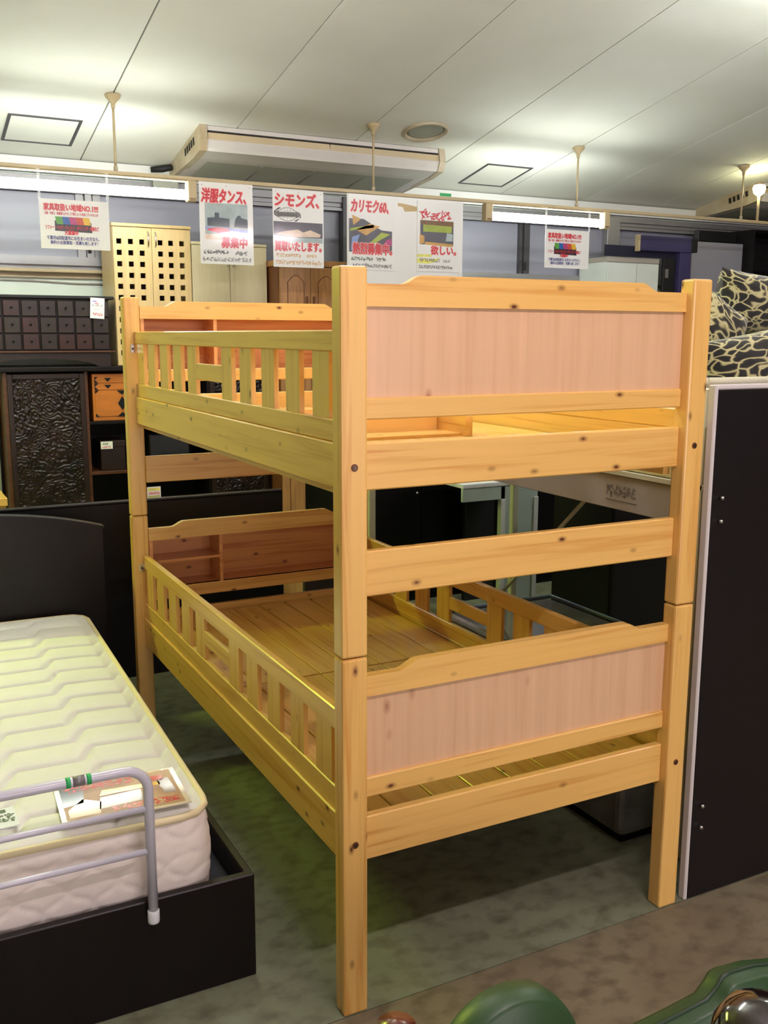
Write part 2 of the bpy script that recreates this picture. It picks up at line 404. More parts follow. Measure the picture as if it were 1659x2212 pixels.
# round recessed ceiling unit
t = thing('ceiling_fitting', 'round recessed ceiling fitting beside the long air conditioner', 'ceiling fitting', (2.78, 4.51, cz(4.51)), (-math.atan(.2), 0, 0))
MB().lathe([(.165, 0), (.17, -.012), (.155, -.02), (.138, -.012), (.135, 0)], (0, 0, 0), 36).build('ring', 'aged_plastic', t, True)
MB().lathe([(.134, -.002), (.12, -.004), (.06, -.005), (.001, -.005)], (0, 0, 0), 36).build('grille', 'ac_grey', t, True)

# ceiling-mounted air conditioners (built along the slope)
def aircon(x0, label, Wd=1.90, dpt=0.80):
    t = thing('air_conditioner', label, 'air conditioner', (x0, 4.78, cz(4.78)), (-math.atan(.2), 0, 0))
    h = 0.155
    MB().prism([(0.03, -.001), (dpt, -.001), (dpt, -.10), (.20, -h), (.05, -h), (0.012, -.10)], .03, Wd - .03, 'x').build('body', 'ac_white', t)
    for a, b2 in ((0, .05), (Wd - .05, Wd)):
        e = MB().prism([(0.0, -.001), (dpt + .005, -.001), (dpt + .005, -.095), (.20, -h - .004), (.045, -h - .004), (0.0, -.10)], a, b2, 'x').build('end_cap', 'aged_plastic', t)
        xx = a - .002 if a == 0 else b2 + .002
        vb = MB()
        for k in range(5): vb.box(xx - .001, xx + .001, .14 + .05 * k, .17 + .05 * k, -.085, -.035)
        vb.build('side_vent', 'slot_dark', e)
    box(.055, Wd - .055, .006, .02, -.034, -.004).build('top_strip', 'ac_white', t)
    box(.055, Wd - .055, .012, .03, -.048, -.036).build('outlet_slot', 'slot_dark', t)
    for a, b2 in ((.055, Wd / 2 - .004), (Wd / 2 + .004, Wd - .055)):
        MB().prism([(.004, -.05), (.03, -.05), (.03, -.092), (.014, -.092)], a, b2, 'x').build('louver', 'beige_plastic', t)
    box(.055, Wd - .055, .016, .04, -.101, -.094).build('outlet_slot', 'slot_dark', t)
    MB().prism([(.018, -.103), (.05, -.103), (.06, -h - .003), (.05, -h - .003)], .06, Wd - .06, 'x').build('front_lip', 'ac_white', t)
    g = MB()
    for k in range(4):
        a = .12 + k * (Wd - .24) / 4
        g.add([(a, .24, -.1507), (a + (Wd - .24) / 4 - .012, .24, -.1507), (a + (Wd - .24) / 4 - .012, .70, -.1195), (a, .70, -.1195)], [(0, 1, 2, 3)])
    g.build('intake_grille', 'ac_grey', t)
    return t
aircon(1.20, 'long yellowed air conditioner on the ceiling over the hanging posters')
aircon(6.43, 'air conditioner on the ceiling behind the glowing spotlight')
tag(MB().tube([(1.19, 5.44, 2.80), (1.13, 5.48, 2.79), (1.05, 5.50, 2.78)], [.022, .026, .02], 8).build('drain_hose', 'near_black', smooth=True), 'short black hose at the back corner of the long air conditioner', 'hose')

# ================================================================ lighting rail, rods, tubes
def rail_row(y, zr, rods, lamps, x0, x1, lab, tubemat, added_hood=False):
    t = thing('lighting_rail', 'beige lighting rail hung from the ceiling ' + lab, 'lighting rail', (0, y, zr))
    MB().box(x0, x1, -.014, .014, 0, .024, .003).build('rail', 'beige_plastic', t)
    for rx in rods:
        zc = cz(y) - zr
        r = MB().tube([(rx, 0, .02), (rx, 0, zc - .03)], .008, 10).build('rod', 'beige_plastic', t, True)
        MB().lathe([(.012, -.075), (.014, -.05), (.02, -.04), (.046, -.012), (.05, .004)], (rx, 0, zc - .001), 20).build('canopy', 'beige_plastic', r, True)
        MB().lathe([(.014, 0), (.013, .03), (.008, .034)], (rx, 0, .02), 12).build('clamp', 'aged_plastic', r, True)
    for (a, b2, lb) in lamps:
        f = thing('fluorescent_lamp', lb, 'lamp', (a, y, zr))
        f['group'] = 'fluorescent tubes on the lighting rails'
        L = b2 - a
        for (p, q) in ((0, .062), (L - .062, L)):
            e = MB().box(p, q, -.032, .032, -.13, -.001, .006).build('end_socket', 'beige_plastic', f)
            sl = MB()
            for k in range(6): sl.box(p + .012 + k * .007, p + .015 + k * .007, -.0335, -.031, -.122, -.108)
            sl.build('vent_slots', 'oak_dark', e)
        MB().box(.05, L - .05, -.016, .016, -.010, -.001, .003).build('batten', 'beige_plastic', f)
        if added_hood: MB().prism([(-.07, -.02), (.0, -.012), (.07, -.02), (.10, -.15), (.104, -.15), (.074, -.016), (.0, -.008), (-.074, -.016)], .0, L, 'x').build('added_hood', 'white_paint', f)  # unseen hood, added to keep the warm tube off ceiling and cabinets
        MB().tube([(.06, 0, -.088), (L - .06, 0, -.088)], .031, 16).build('tube', tubemat, f, True)
ROD = [0.571 + 1.785 * k for k in range(-2, 5)]
rail_row(4.5, 2.572, ROD, [(-.27, 1.075, 'lit fluorescent tube on the rail over the small landscape notice and lattice cabinet'),
                           (3.28, 4.46, 'lit fluorescent tube on the rail over the small notice between posters and navy frame')], -2.6, 8.8, 'by the grey window band', 'tube_cool')
rail_row(3.75, 2.66, ROD[:2], [(-2.25, -1.0, 'warm fluorescent tube over the aisle behind the arched headboard')], -3.2, -.75, 'over the aisle behind the arched headboard', 'tube_warm', True)
rail_row(1.45, 3.28, ROD[:6], [(-.22, 1.03, 'unseen fluorescent tube added high over the upper bunk deck'), (3.28, 4.53, 'unseen fluorescent tube added high over the black cupboards')], -1.5, 6.2, '(added, unseen) over the upper bunk deck', 'tube_fill')  # unseen lamp row, added to light the ceiling more evenly
rail_row(-1.6, 2.95, ROD[:5], [(-.42, .83, 'fluorescent tube over the open floor before the bunk bed'), (3.08, 4.33, 'fluorescent tube over the open floor before the tall dark panel')], -3.0, 5.0, 'over the open floor before the bunk bed', 'tube_front')
# small spotlight on the rail, far right
t = thing('spotlight', 'glowing yellowish spotlight standing on the beige rail', 'spotlight', (6.125, 4.5, 2.596))
MB().tube([(0, 0, 0), (0, 0, .22)], .012, 10).build('stem', 'beige_plastic', t, True)
MB().lathe([(.02, -.04), (.045, -.02), (.055, .02), (.045, .045), (.001, .055)], (0, 0, .255), 20).build('bulb', 'bulb_yellow', t, True)
tag(box(2.89, 2.985, 4.484, 4.487, 2.597, 2.618).build('rail_sticker', 'green_tape'), 'small green sticker standing on the beige rail over the poster board', 'sticker').location = (0, .001, 0)

# ================================================================ hanging posters
def sheet_thing(name, label, x0, x1, z0, z1, y, cat='poster', group=None, m='paper', th=.003, tilt=0.0):
    t = thing(name, label, cat, ((x0 + x1) / 2, y, z1), (0, tilt, 0), group)
    hw = (x1 - x0) / 2
    MB().box(-hw, hw, -th / 2, th / 2, -(z1 - z0), 0).build('sheet', m, t)
    sh = Sheet(t, (-hw, -th / 2 - .0002, -(z1 - z0)), (1, 0, 0), (0, 0, 1))
    return t, sh, x1 - x0, z1 - z0
YP = 4.478
G4 = 'posters hanging from the lighting rail'
def title(sh, s, u0, u1, v0, v1, m='ink_red', slant=0.1, bold=.028, big=.07):
    sh.text(s, u0, u1, v0, v1, 'ink_pink', .0006, big, slant, 'lettering_outline')
    sh.text(s, u0 + .002, u1 - .002, v0 + .002, v1 - .002, m, .0011, bold, slant)
def grommets(sh, W, H):
    for c in (.02, W / 2, W - .02):
        sh.poly([(c + .003 * math.cos(a * .785), H - .02 + .003 * math.sin(a * .785)) for a in range(8)], 'ink_grey', .0005, 'pin')
# 1 wardrobe poster
t, sh, W, H = sheet_thing('poster', 'poster with red heading and a dark skyline-like photo beside the tube end', 1.089, 1.452, 2.058, 2.571, YP, group=G4)
ph = sh.rect(.035, .325, .155, .385, 'p_sky', .0003, 'printed_photo')
sh.polys([[(.05, .24), (.2, .235), (.2, .29), (.13, .295), (.13, .325), (.1, .325), (.1, .295), (.05, .29)], [(.23, .24), (.325, .235), (.325, .29), (.28, .3), (.275, .315), (.255, .31), (.24, .29)]], 'p_teal', .0005, 'printed_shape', ph)
sh.poly([(.05, .222), (.12, .232), (.2, .225), (.2, .21), (.12, .198), (.05, .212)], 'ink_red', .0006, 'printed_shape', ph)
sh.poly([(.035, .235), (.325, .225), (.325, .205), (.2, .215), (.1, .205), (.035, .22)], 'p_ltblue', .0005, 'printed_shape', ph)
sh.rect(.035, .325, .155, .19, 'p_cream', .0004, 'printed_shape', ph)
title(sh, '洋服タンス、', .012, .315, .385, .475)
title(sh, '募集中', .14, .315, .105, .175)
sh.strokes(.02, .19, .062, .092, 9, 'ink_black'); sh.strokes(.235, .315, .058, .088, 4, 'ink_black'); sh.strokes(.012, .345, .018, .045, 14, 'ink_grey'); grommets(sh, W, H)
# 2 mattress poster
t, sh, W, H = sheet_thing('poster', 'poster with round globe emblem over a photo of a mattress', 1.592, 1.962, 2.055, 2.563, YP, group=G4)
title(sh, 'シモンズ、', .012, .335, .395, .485)
lg = sh.poly([(.105 + .098 * math.cos(a * .2618), .345 + .030 * math.sin(a * .2618)) for a in range(24)], 'ink_grey', .0004, 'emblem')
sh.poly([(.105 + .070 * math.cos(a * .2618), .345 + .044 * math.sin(a * .2618)) for a in range(24)], 'ink_black', .0003, 'emblem_globe', lg)
sh.poly([(.105 + .066 * math.cos(a * .2618), .345 + .041 * math.sin(a * .2618)) for a in range(24)], 'paper', .0005, 'emblem_globe', lg)
gl = []
for k in (-.045, -.022, 0, .022, .045):
    gl.append([(.105 + k * 1.2 - .0008, .306), (.105 + k * 1.2 + .0008, .306), (.105 + k + .0008, .384), (.105 + k - .0008, .384)] if abs(k) < .03 else [(.105 + k - .0008, .318), (.105 + k + .0008, .318), (.105 + k + .0008, .372), (.105 + k - .0008, .372)])
for k in (.322, .332, .360, .370): gl.append([(.055, k), (.155, k), (.155, k + .0014), (.055, k + .0014)])
sh.polys(gl, 'ink_grey', .0006, 'emblem_lines', lg)
sh.poly([(.012, .35), (.03, .358), (.19, .362), (.2, .35), (.185, .33), (.03, .327)], 'ink_grey', .0007, 'emblem_band', lg)
sh.poly([(.012, .345), (.02, .362), (.06, .386), (.04, .386), (.008, .36)], 'ink_black', .0008, 'emblem_swoosh', lg)
sh.poly([(.198, .345), (.195, .325), (.15, .302), (.17, .302), (.204, .33)], 'ink_black', .0008, 'emblem_swoosh', lg)
sh.text('Simmons', .035, .175, .333, .358, 'ink_black', .0010, .0, 0, 'emblem_lettering', lg)
ph = sh.rect(.004, .362, .165, .297, 'p_slate', .0003, 'printed_photo')
sh.poly([(.004, .165), (.362, .165), (.362, .198), (.19, .197), (.004, .205)], 'p_sky', .0005, 'printed_shape', ph)
sh.poly([(.01, .215), (.08, .235), (.18, .25), (.22, .232), (.27, .25), (.35, .222), (.34, .205), (.17, .2)], 'p_cream', .0006, 'printed_shape', ph)
title(sh, '買取いたします。', .012, .352, .105, .168, slant=.02)
sh.strokes(.02, .2, .066, .092, 9, 'ink_orange'); sh.strokes(.24, .315, .066, .09, 4, 'ink_orange'); sh.strokes(.012, .352, .018, .046, 14, 'ink_orange'); grommets(sh, W, H)
# white backing board with two posters
t, sh, W, H = sheet_thing('poster_board', 'wide white backing board behind two posters under the rail', 2.143, 3.088, 1.93, 2.568, YP + .008, 'board')
sh.poly([(.40, .575), (.44, .57), (.455, .54), (.56, .548), (.56, .578), (.46, .592), (.40, .596)], 'tape_brown', .0004, 'tape')
t, sh, W, H = sheet_thing('poster', 'poster with red heading and colourful slanted furniture collage on the white board', 2.150, 2.520, 2.056, 2.563, YP + .0035, group=G4)
title(sh, 'カリモク60、', .02, .315, .39, .475)
ph = sh.poly([(.006, .12), (.345, .12), (.345, .27), (.26, .275), (.12, .345), (.006, .345)], 'p_slate', .0003, 'printed_photo')
for pts, mm in (([(.04, .3), (.1, .345), (.03, .37)], 'p_tan'), ([(.01, .26), (.2, .29), (.2, .31), (.02, .28)], 'p_lime'), ([(.06, .27), (.14, .235), (.25, .3), (.17, .315)], 'p_tan'),
                ([(.15, .17), (.2, .18), (.33, .25), (.26, .26)], 'p_lime'), ([(.02, .13), (.05, .13), (.09, .24), (.03, .22)], 'p_ltblue'), ([(.27, .17), (.34, .17), (.34, .22), (.3, .21)], 'p_mag'),
                ([(.2, .16), (.23, .18), (.22, .19), (.18, .175)], 'paper')): sh.poly(pts, mm, .0005, 'printed_shape', ph)
title(sh, '熱烈募集中。', .035, .345, .105, .185, slant=0)
sh.strokes(.02, .19, .06, .09, 9, 'ink_green'); sh.strokes(.22, .30, .06, .088, 4, 'ink_green'); sh.strokes(.03, .345, .015, .042, 14, 'ink_grey')
t, sh, W, H = sheet_thing('poster', 'poster with dense red heading and brown room photo at the end of the white board', 2.700, 3.062, 2.060, 2.552, YP + .0035, group=G4)
sh.strokes(.02, .275, .36, .435, 6, 'ink_red', .0008, 'blurred_heading')
ph = sh.rect(.025, .305, .19, .36, 'p_slate', .0003, 'printed_photo')
for pts, mm in (([(.03, .33), (.305, .325), (.305, .36), (.03, .36)], 'p_brown'), ([(.05, .28), (.29, .28), (.29, .325), (.05, .33)], 'p_lime'), ([(.02, .19), (.06, .2), (.06, .25), (.02, .26)], 'p_tan'), ([(.06, .19), (.3, .18), (.3, .2), (.07, .21)], 'p_tan'), ([(.24, .22), (.3, .22), (.3, .27), (.25, .28)], 'p_sky')): sh.poly(pts, mm, .0005, 'printed_shape', ph)
title(sh, '欲しい。', .115, .33, .12, .185, slant=0)
sh.poly([(.0, .12), (.12, .122), (.12, .105), (.0, .1)], 'p_lime2', .0005, 'printed_shape'); sh.poly([(.0, .09), (.1, .085), (.2, .1), (.15, .07), (.09, .055), (.0, .06)], 'p_lime2', .0005, 'printed_shape')
sh.strokes(.02, .19, .068, .095, 9, 'ink_grey'); sh.strokes(.22, .28, .068, .09, 3, 'ink_grey'); sh.strokes(.012, .3, .02, .046, 14, 'ink_grey')
# landscape notices
def notice(x0, x1, z0, z1, label):
    t, sh, W, H = sheet_thing('notice', label, x0, x1, z0, z1, 4.462, 'notice', 'landscape sofa notices under the tubes')
    title(sh, '家具取扱い地域NO.1!!!', .025, .345, .222, .265, slant=0, bold=.03, big=.06)
    sh.text('引越・衣替え・模様替えまでにご不要になった家具ございませんか?', .028, .345, .198, .216, 'ink_red', .001, .02)
    sf = sh.poly([(.085, .105), (.305, .10), (.3, .16), (.085, .165)], 'p_dark', .0003, 'printed_sofa')
    for i, mm in enumerate(('p_green', 'p_blue', 'p_mag', 'p_red', 'p_yel')):
        a = .088 + i * .0405; sh.poly([(a + .008, .145), (a + .048, .144), (a + .0405, .188), (a, .189)], mm, .0005, 'printed_cushion', sf)
    sh.text('ソファー・ベッド・チェスト・ダイニング・収納など', .03, .345, .112, .138, 'ink_red', .0012, .03)
    sh.text('大募集中', .14, .22, .083, .108, 'ink_red', .0012, .05)
    sh.text('千葉市&四街道市にお住まいの方なら、', .035, .345, .052, .076, 'ink_navy', .001, .03)
    sh.text('無料の出張買取・見積も致します！', .055, .335, .026, .048, 'ink_navy', .001, .03)
    for u in (.004, W - .004):
        box(u - W / 2 - .008, u - W / 2 + .008, -.0008, .0008, 0, 2.572 - z1).build('hanging_film', 'clear_film', t)
    return t
notice(.098, .508, 2.113, 2.402, 'small landscape notice with sofa picture beside the lattice cabinet')
notice(3.822, 4.248, 2.122, 2.412, 'small landscape notice with sofa picture in front of grey panes past the poster board')

# ================================================================ the pine bunk bed
BW, BL, PX, PY = 1.05, 2.02, 0.0637, 0.049
bed = thing('bunk_bed', 'pine bunk bed with slatted guard rails and plank decks', 'bunk bed')
ZJ = 0.889; ZT = 1.7435
for (px, py) in ((0, 0), (BW - PX, 0), (0, BL - PY), (BW - PX, BL - PY)):
    box(px, px + PX, py, py + PY, 0, ZJ - .0012, .006, 2).build('lower_post', 'pine_z', bed)
    up = box(px, px + PX, py, py + PY, ZJ + .0012, ZT, .006, 2).build('upper_post', 'pine_z', bed)
    for zz in ((0.438, 1.319) if py == 0 else (0.438, 1.319)):
        yy = py if py == 0 else py + PY
        d = -1 if py == 0 else 1
        xx = px + (.031 if px == 0 else .031)
        h = MB().prism([(xx + .0085 * math.cos(k * .5236), zz + .0085 * math.sin(k * .5236)) for k in range(12)], yy - d * .004, yy + d * .0012).build('bolt_socket', 'oak_dark', bed)
        MB().prism([(xx + .0055 * math.cos(k * 1.0472), zz + .0055 * math.sin(k * 1.0472)) for k in range(6)], yy - d * .004, yy + d * .0032).build('bolt', 'steel_bolt', h)
def curved_rail(y0, y1, zb, zt, name, m):
    r = .0205; a, b2 = .158, .212; pts = [(PX, zb), (BW - PX, zb), (BW - PX, zt)]
    def s(t): return t * t * (3 - 2 * t)
    for k in range(9): pts.append((BW - a - (b2 - a) * k / 8, zt + r * s(k / 8)))
    for k in range(9): pts.append((b2 - (b2 - a) * k / 8, zt + r * s(1 - k / 8)))
    pts.append((PX, zt))
    return MB().prism(pts, y0, y1).build(name, m, bed)
def end(yf, yb, ya, u, shelf):
    """one storey of an end frame: u = dict of heights"""
    curved_rail(yf, yb, u['b1'], u['b0'], 'top_rail', 'pine_x')
    box(PX, BW - PX, yf, yb, u['b3'], u['b2'], .003).build('lower_rail', 'pine_x', bed)
    box(PX, BW - PX, yf, yb, u['b5'], u['b4'], .003).build('end_rail', 'pine_x', bed)
    if not shelf:
        box(PX, BW - PX, (yf + yb) / 2 - .003, (yf + yb) / 2 + .003, u['b2'] - .005, u['b1'] + .005).build('end_panel', 'pine_panel', bed)
    else:
        x0, x1 = PX + .002, BW - PX - .002; d0, d1 = yb - .018, yb + .115; z0, z1 = u['b2'] - .012, u['b1'] + .012
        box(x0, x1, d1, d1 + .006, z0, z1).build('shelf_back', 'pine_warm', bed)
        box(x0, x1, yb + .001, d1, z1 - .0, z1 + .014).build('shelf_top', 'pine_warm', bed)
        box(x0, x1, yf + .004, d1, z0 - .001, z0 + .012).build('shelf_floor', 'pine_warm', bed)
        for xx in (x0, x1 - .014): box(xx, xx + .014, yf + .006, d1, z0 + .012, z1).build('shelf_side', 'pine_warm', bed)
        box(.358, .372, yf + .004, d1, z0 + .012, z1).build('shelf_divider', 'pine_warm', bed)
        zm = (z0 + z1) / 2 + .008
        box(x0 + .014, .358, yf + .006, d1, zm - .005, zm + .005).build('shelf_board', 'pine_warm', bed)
UP = dict(b0=1.7095, b1=1.6615, b2=1.466, b3=1.4187, b4=1.3672, b5=1.2627)
LO = dict(b0=0.833, b1=0.7836, b2=0.5845, b3=0.5356, b4=0.4881, b5=0.3777)
for u in (UP, LO):
    end(.0246, .049, 0, u, False)
    end(BL - .049, BL - .0246, 0, u, True)
for (a, b2) in ((.0246, .049), (BL - .049, BL - .0246)):
    box(PX, BW - PX, a, b2, 1.0204, 1.1253, .003).build('middle_rail', 'pine_x', bed)
SL = [(1.94, 1.845), (1.783, 1.686), (1.613, 1.514), (1.44, 1.345), (1.27, 1.178), (.921, .83), (.76, .667), (.586, .495), (.415, .327), (.247, .153)]
def side(xo, sgn, g1, g2, g3, g4, g5, c0, c1, y_near=PY, inner=True, full=True):
    """side rail + slatted guard; xo outer face, sgn +1 = thickness grows to +x"""
    def X(a): return xo + sgn * a
    y0, y1 = PY, BL - PY
    box(X(-.004), X(.021), y0, y1, g5, g4, .003).build('side_rail', 'pine_y', bed)
    if full:
        box(X(.003), X(.022), y0, y1, g4, g3, .003).build('guard_bottom_rail', 'pine_y', bed)
        box(X(0), X(.022), y0, y1, g2, g1, .003).build('guard_top_rail', 'pine_y', bed)
        for (a, b2) in SL: box(X(.005), X(.018), b2, a, g3, g2).build('guard_slat', 'pine_z', bed)
        box(X(.005), X(.018), .921, 1.178, c0, c1, .002).build('guard_cross_piece', 'pine_y', bed)
    else:
        # short guard over the rear half only: leaves the ladder gap
        ye = .955
        MB().prism([(y1, g4), (y1, g3), (ye + .05, g3), (ye, g3 - .03), (ye, g4 + .02), (ye + .03, g4)], X(.003), X(.024), 'x').build('guard_bottom_rail', 'pine_y', bed)
        MB().prism([(y1, g2), (y1, g1), (ye + .04, g1), (ye, g1 - .03), (ye, g2)], X(.0), X(.022), 'x').build('guard_top_rail', 'pine_y', bed)
        for (a, b2) in SL[:5]: box(X(.005), X(.018), b2, a, g3, g2).build('guard_slat', 'pine_z', bed)
    zl = .428 if g1 < 1 else 1.269
    box(X(.022), X(.044), y0 + .01, y1 - .01, zl - .03, zl).build('deck_ledge', 'pine_y', bed)
side(.036, 1, 1.6124, 1.565, 1.4138, 1.362, 1.258, 1.461, 1.512)
side(.036, 1, .7285, .6745, .5284, .4685, .354, .581, .63)
side(BW - .036, -1, .7285, .6745, .5284, .4685, .354, .581, .63)
side(BW - .036, -1, 1.6124, 1.565, 1.4138, 1.362, 1.258, 1.461, 1.512)
# metal brackets on the rear post
for zz in (1.547, .676):
    h = box(.0225, .041, BL - PY - .0025, BL - PY + .001, zz - .016, zz + .016, .001).build('bracket', 'chrome', bed)
    MB().prism([(.031 + .005 * math.cos(k * .785), zz + .005 * math.sin(k * .785)) for k in range(8)], BL - PY - .0045, BL - PY - .002).build('screw', 'steel_bolt', h)
# plank decks, two sections each
for zt in (.462, 1.303):
    for (y0, y1) in ((.062, 1.043), (1.051, BL - .062)):
        for k in range(8):
            x0 = .0625 + k * .1156
            box(x0, x0 + .1106, y0, y1, zt - .012, zt, .0015).build('deck_plank', 'pine_y', bed)
        for yy in (y0 + .04, (y0 + y1) / 2 - .02, y1 - .08):
            box(.075, BW - .075, yy, yy + .04, zt - .034, zt - .012).build('deck_cleat', 'pine_x', bed)

# ================================================================ low dark bed, mattress, rail (left)
FX0, FX1, FY0, FY1 = -1.19, -.128, .25, 2.235
t = thing('low_bed', 'dark espresso low bed with arched headboard under the cream mattress', 'bed', (0, 0, 0))
box(FX0, FX1, FY0, FY0 + .024, 0, .279, .003).build('foot_board', 'espresso', t)
for xx in (FX0, FX1 - .022): box(xx, xx + .022, FY0 + .024, FY1, 0, .279, .003).build('side_board', 'espresso', t)
box(FX0 + .022, FX1 - .022, FY0 + .024, FY1, .19, .205).build('bed_deck', 'charcoal', t)
pts = [(-1.235, 0)]
pts += [(-1.235 + 1.17 * k / 24, .80 + .082 * (1 - abs(2 * k / 24 - 1) ** 2.2)) for k in range(25)] + [(-.065, 0)]
MB().prism(pts, FY1, FY1 + .035).build('headboard', 'espresso', t)
cap = []
for k in range(25): cap.append((-1.24 + 1.18 * k / 24, .80 + .082 * (1 - abs(2 * k / 24 - 1) ** 2.2)))
MB().prism(cap + [(a, b2 + .012) for a, b2 in reversed(cap)], FY1 - .012, FY1 + .045).build('headboard_cap', 'espresso', t)

MX0, MX1, MY0, MY1, MZ0, MZ1 = -1.118, -.196, .302, 2.196, .205, .452
t = thing('mattress', 'cream quilted mattress lying in the low dark bed', 'mattress', (-.656 * (1 - math.cos(.03)) - 1.25 * math.sin(.03), -1.25 * (math.cos(.03) - 1) - .656 * math.sin(.03), 0), (0, 0, -.03))
RC = .075
def rrect(n_c=8):
    """outline, counter-clockwise, with side samples"""
    out = []
    cs = [(MX1 - RC, MY0 + RC, -90), (MX1 - RC, MY1 - RC, 0), (MX0 + RC, MY1 - RC, 90), (MX0 + RC, MY0 + RC, 180)]
    for i, (cx, cy, a0) in enumerate(cs):
        for k in range(n_c + 1):
            a = math.radians(a0 + 90 * k / n_c); out.append((cx + RC * math.cos(a), cy + RC * math.sin(a), math.cos(a), math.sin(a)))
        nx = cs[(i + 1) % 4]; a = math.radians(a0 + 90)
        p = (cx + RC * math.cos(a), cy + RC * math.sin(a)); q = (nx[0] + RC * math.cos(a), nx[1] + RC * math.sin(a))
        m_ = int(math.hypot(q[0] - p[0], q[1] - p[1]) / .0085)
        for k in range(1, m_): out.append((p[0] + (q[0] - p[0]) * k / m_, p[1] + (q[1] - p[1]) * k / m_, math.cos(a), math.sin(a)))
    return out
OUT = rrect()
def groove(d, w): return math.exp(-(d / w) ** 2)
vs = []; n = len(OUT); NV = 34; arc = 0; arcs = []
for i, p in enumerate(OUT):
    arcs.append(arc); q = OUT[(i + 1) % n]; arc += math.hypot(q[0] - p[0], q[1] - p[1])
for j in range(NV + 1):
    v = j / NV; z = MZ0 + .008 + (MZ1 - MZ0 - .012) * v
    for i, p in enumerate(OUT):
        s_ = arcs[i]; bul = .016 * math.sin(math.pi * v) ** .7
        wob = .02 * math.sin(2 * math.pi * s_ / .0575)
        a = (s_ / .115 + (z + wob * .25) / .095) % 1; b2 = (s_ / .115 - (z - wob * .25) / .095) % 1
        g = max(groove(min(a, 1 - a) * .073, .0045), groove(min(b2, 1 - b2) * .073, .0045))
        off = bul - .0055 * g
        vs.append((p[0] + p[2] * off, p[1] + p[3] * off, z))
fs = [(j * n + i, j * n + (i + 1) % n, (j + 1) * n + (i + 1) % n, (j + 1) * n + i) for j in range(NV) for i in range(n)]
MB().add(vs, fs).build('side_panel', 'ticking_side', t, True)
# quilted top: stepped wavy channels
PER, LAM, STEP = .135, .21, .085
def stair(x):
    q = (x + .3 * math.sin(x * 3.0) * .1) / LAM; n_ = math.floor(q); f = q - n_
    t_ = min(1, max(0, (f - .72) / .28)); return STEP * (n_ + t_ * t_ * (3 - 2 * t_)), STEP / LAM * (6 * t_ * (1 - t_)) / .28
def quilt(x, y):
    s_, sl = stair(x); v_ = (y - s_) / PER
    return abs(v_ - round(v_)) * PER / math.sqrt(1 + sl * sl)
NX, NY = 180, 360
def top(u, v):
    x = MX0 + (MX1 - MX0) * u; y = MY0 + (MY1 - MY0) * v
    for (cx, sx) in ((MX0 + RC, -1), (MX1 - RC, 1)):
        for (cy, sy) in ((MY0 + RC, -1), (MY1 - RC, 1)):
            dx, dy = (x - cx) * sx, (y - cy) * sy
            if dx > 0 and dy > 0:
                m_ = max(dx, dy); h = math.hypot(dx, dy)
                if h > 0: x = cx + sx * dx / h * m_; y = cy + sy * dy / h * m_
    e = min(x - MX0, MX1 - x, y - MY0, MY1 - y)
    dome = .022 * (1 - math.exp(-max(e, 0) / .045))
    d = quilt(x, y)
    z = MZ1 + dome * (1 - .62 * groove(d, .0075)) + .006 * min(1, d / .04) * min(1, max(e, 0) / .05)
    return (x, y, z)
MB().grid(top, NX, NY).build('quilted_top', 'ticking', t, True)
for nm, zz, r in (('top_piping', MZ1 - .001, .0095), ('bottom_piping', MZ0 + .011, .0095)):
    ring = [(p[0] + p[2] * .003, p[1] + p[3] * .003, zz) for p in OUT[::3]]; m_ = len(ring); nn = 8; vs = []
    dirs = [OUT[::3][i] for i in range(m_)]
    for i, p in enumerate(ring):
        for k in range(nn):
            a = 2 * math.pi * k / nn; vs.append((p[0] + dirs[i][2] * r * math.cos(a), p[1] + dirs[i][3] * r * math.cos(a), p[2] + r * math.sin(a)))
    MB().add(vs, [(i * nn + k, i * nn + (k + 1) % nn, ((i + 1) % m_) * nn + (k + 1) % nn, ((i + 1) % m_) * nn + k) for i in range(m_) for k in range(nn)]).build(nm, 'piping', t, True)
# white tube bed guard at the foot
t = thing('bed_guard', 'white tubular bed guard clamped at the foot of the cream mattress', 'bed rail', (0, .235, 0))
xr_, xl_, zt_, rr = -.386, -1.02, .622, .055
path = [(xr_, 0, .245), (xr_, 0, zt_ - rr)] + [(xr_ - rr + rr * math.cos(math.radians(a)), 0, zt_ - rr + rr * math.sin(math.radians(a))) for a in range(10, 91, 10)]
path += [(xl_ + rr - rr * math.sin(math.radians(a)), 0, zt_ - rr + rr * math.cos(math.radians(a))) for a in range(0, 91, 10)] + [(xl_, 0, .245)]
MB().tube(path, .0118, 14).build('hoop', 'white_tube', t, True)
for zz in (.522, .415): MB().tube([(xl_, 0, zz), (xr_, 0, zz)], .0078, 10).build('cross_bar', 'white_tube', t, True)
for xx in (xr_, xl_): MB().lathe([(.0135, 0), (.0142, .004), (.0142, .03), (.0125, .032)], (xx, 0, .232), 14).build('end_cap', 'white_cap', t, True)
for a in (-.568, -.523): MB().tube([(a, 0, zt_), (a + .010, 0, zt_)], .0125, 14).build('tape_band', 'green_tape', t, True)
MB().tube([(-.553, 0, zt_), (-.527, 0, zt_)], .0122, 14).build('paper_sticker', 'ink_grey', t, True)
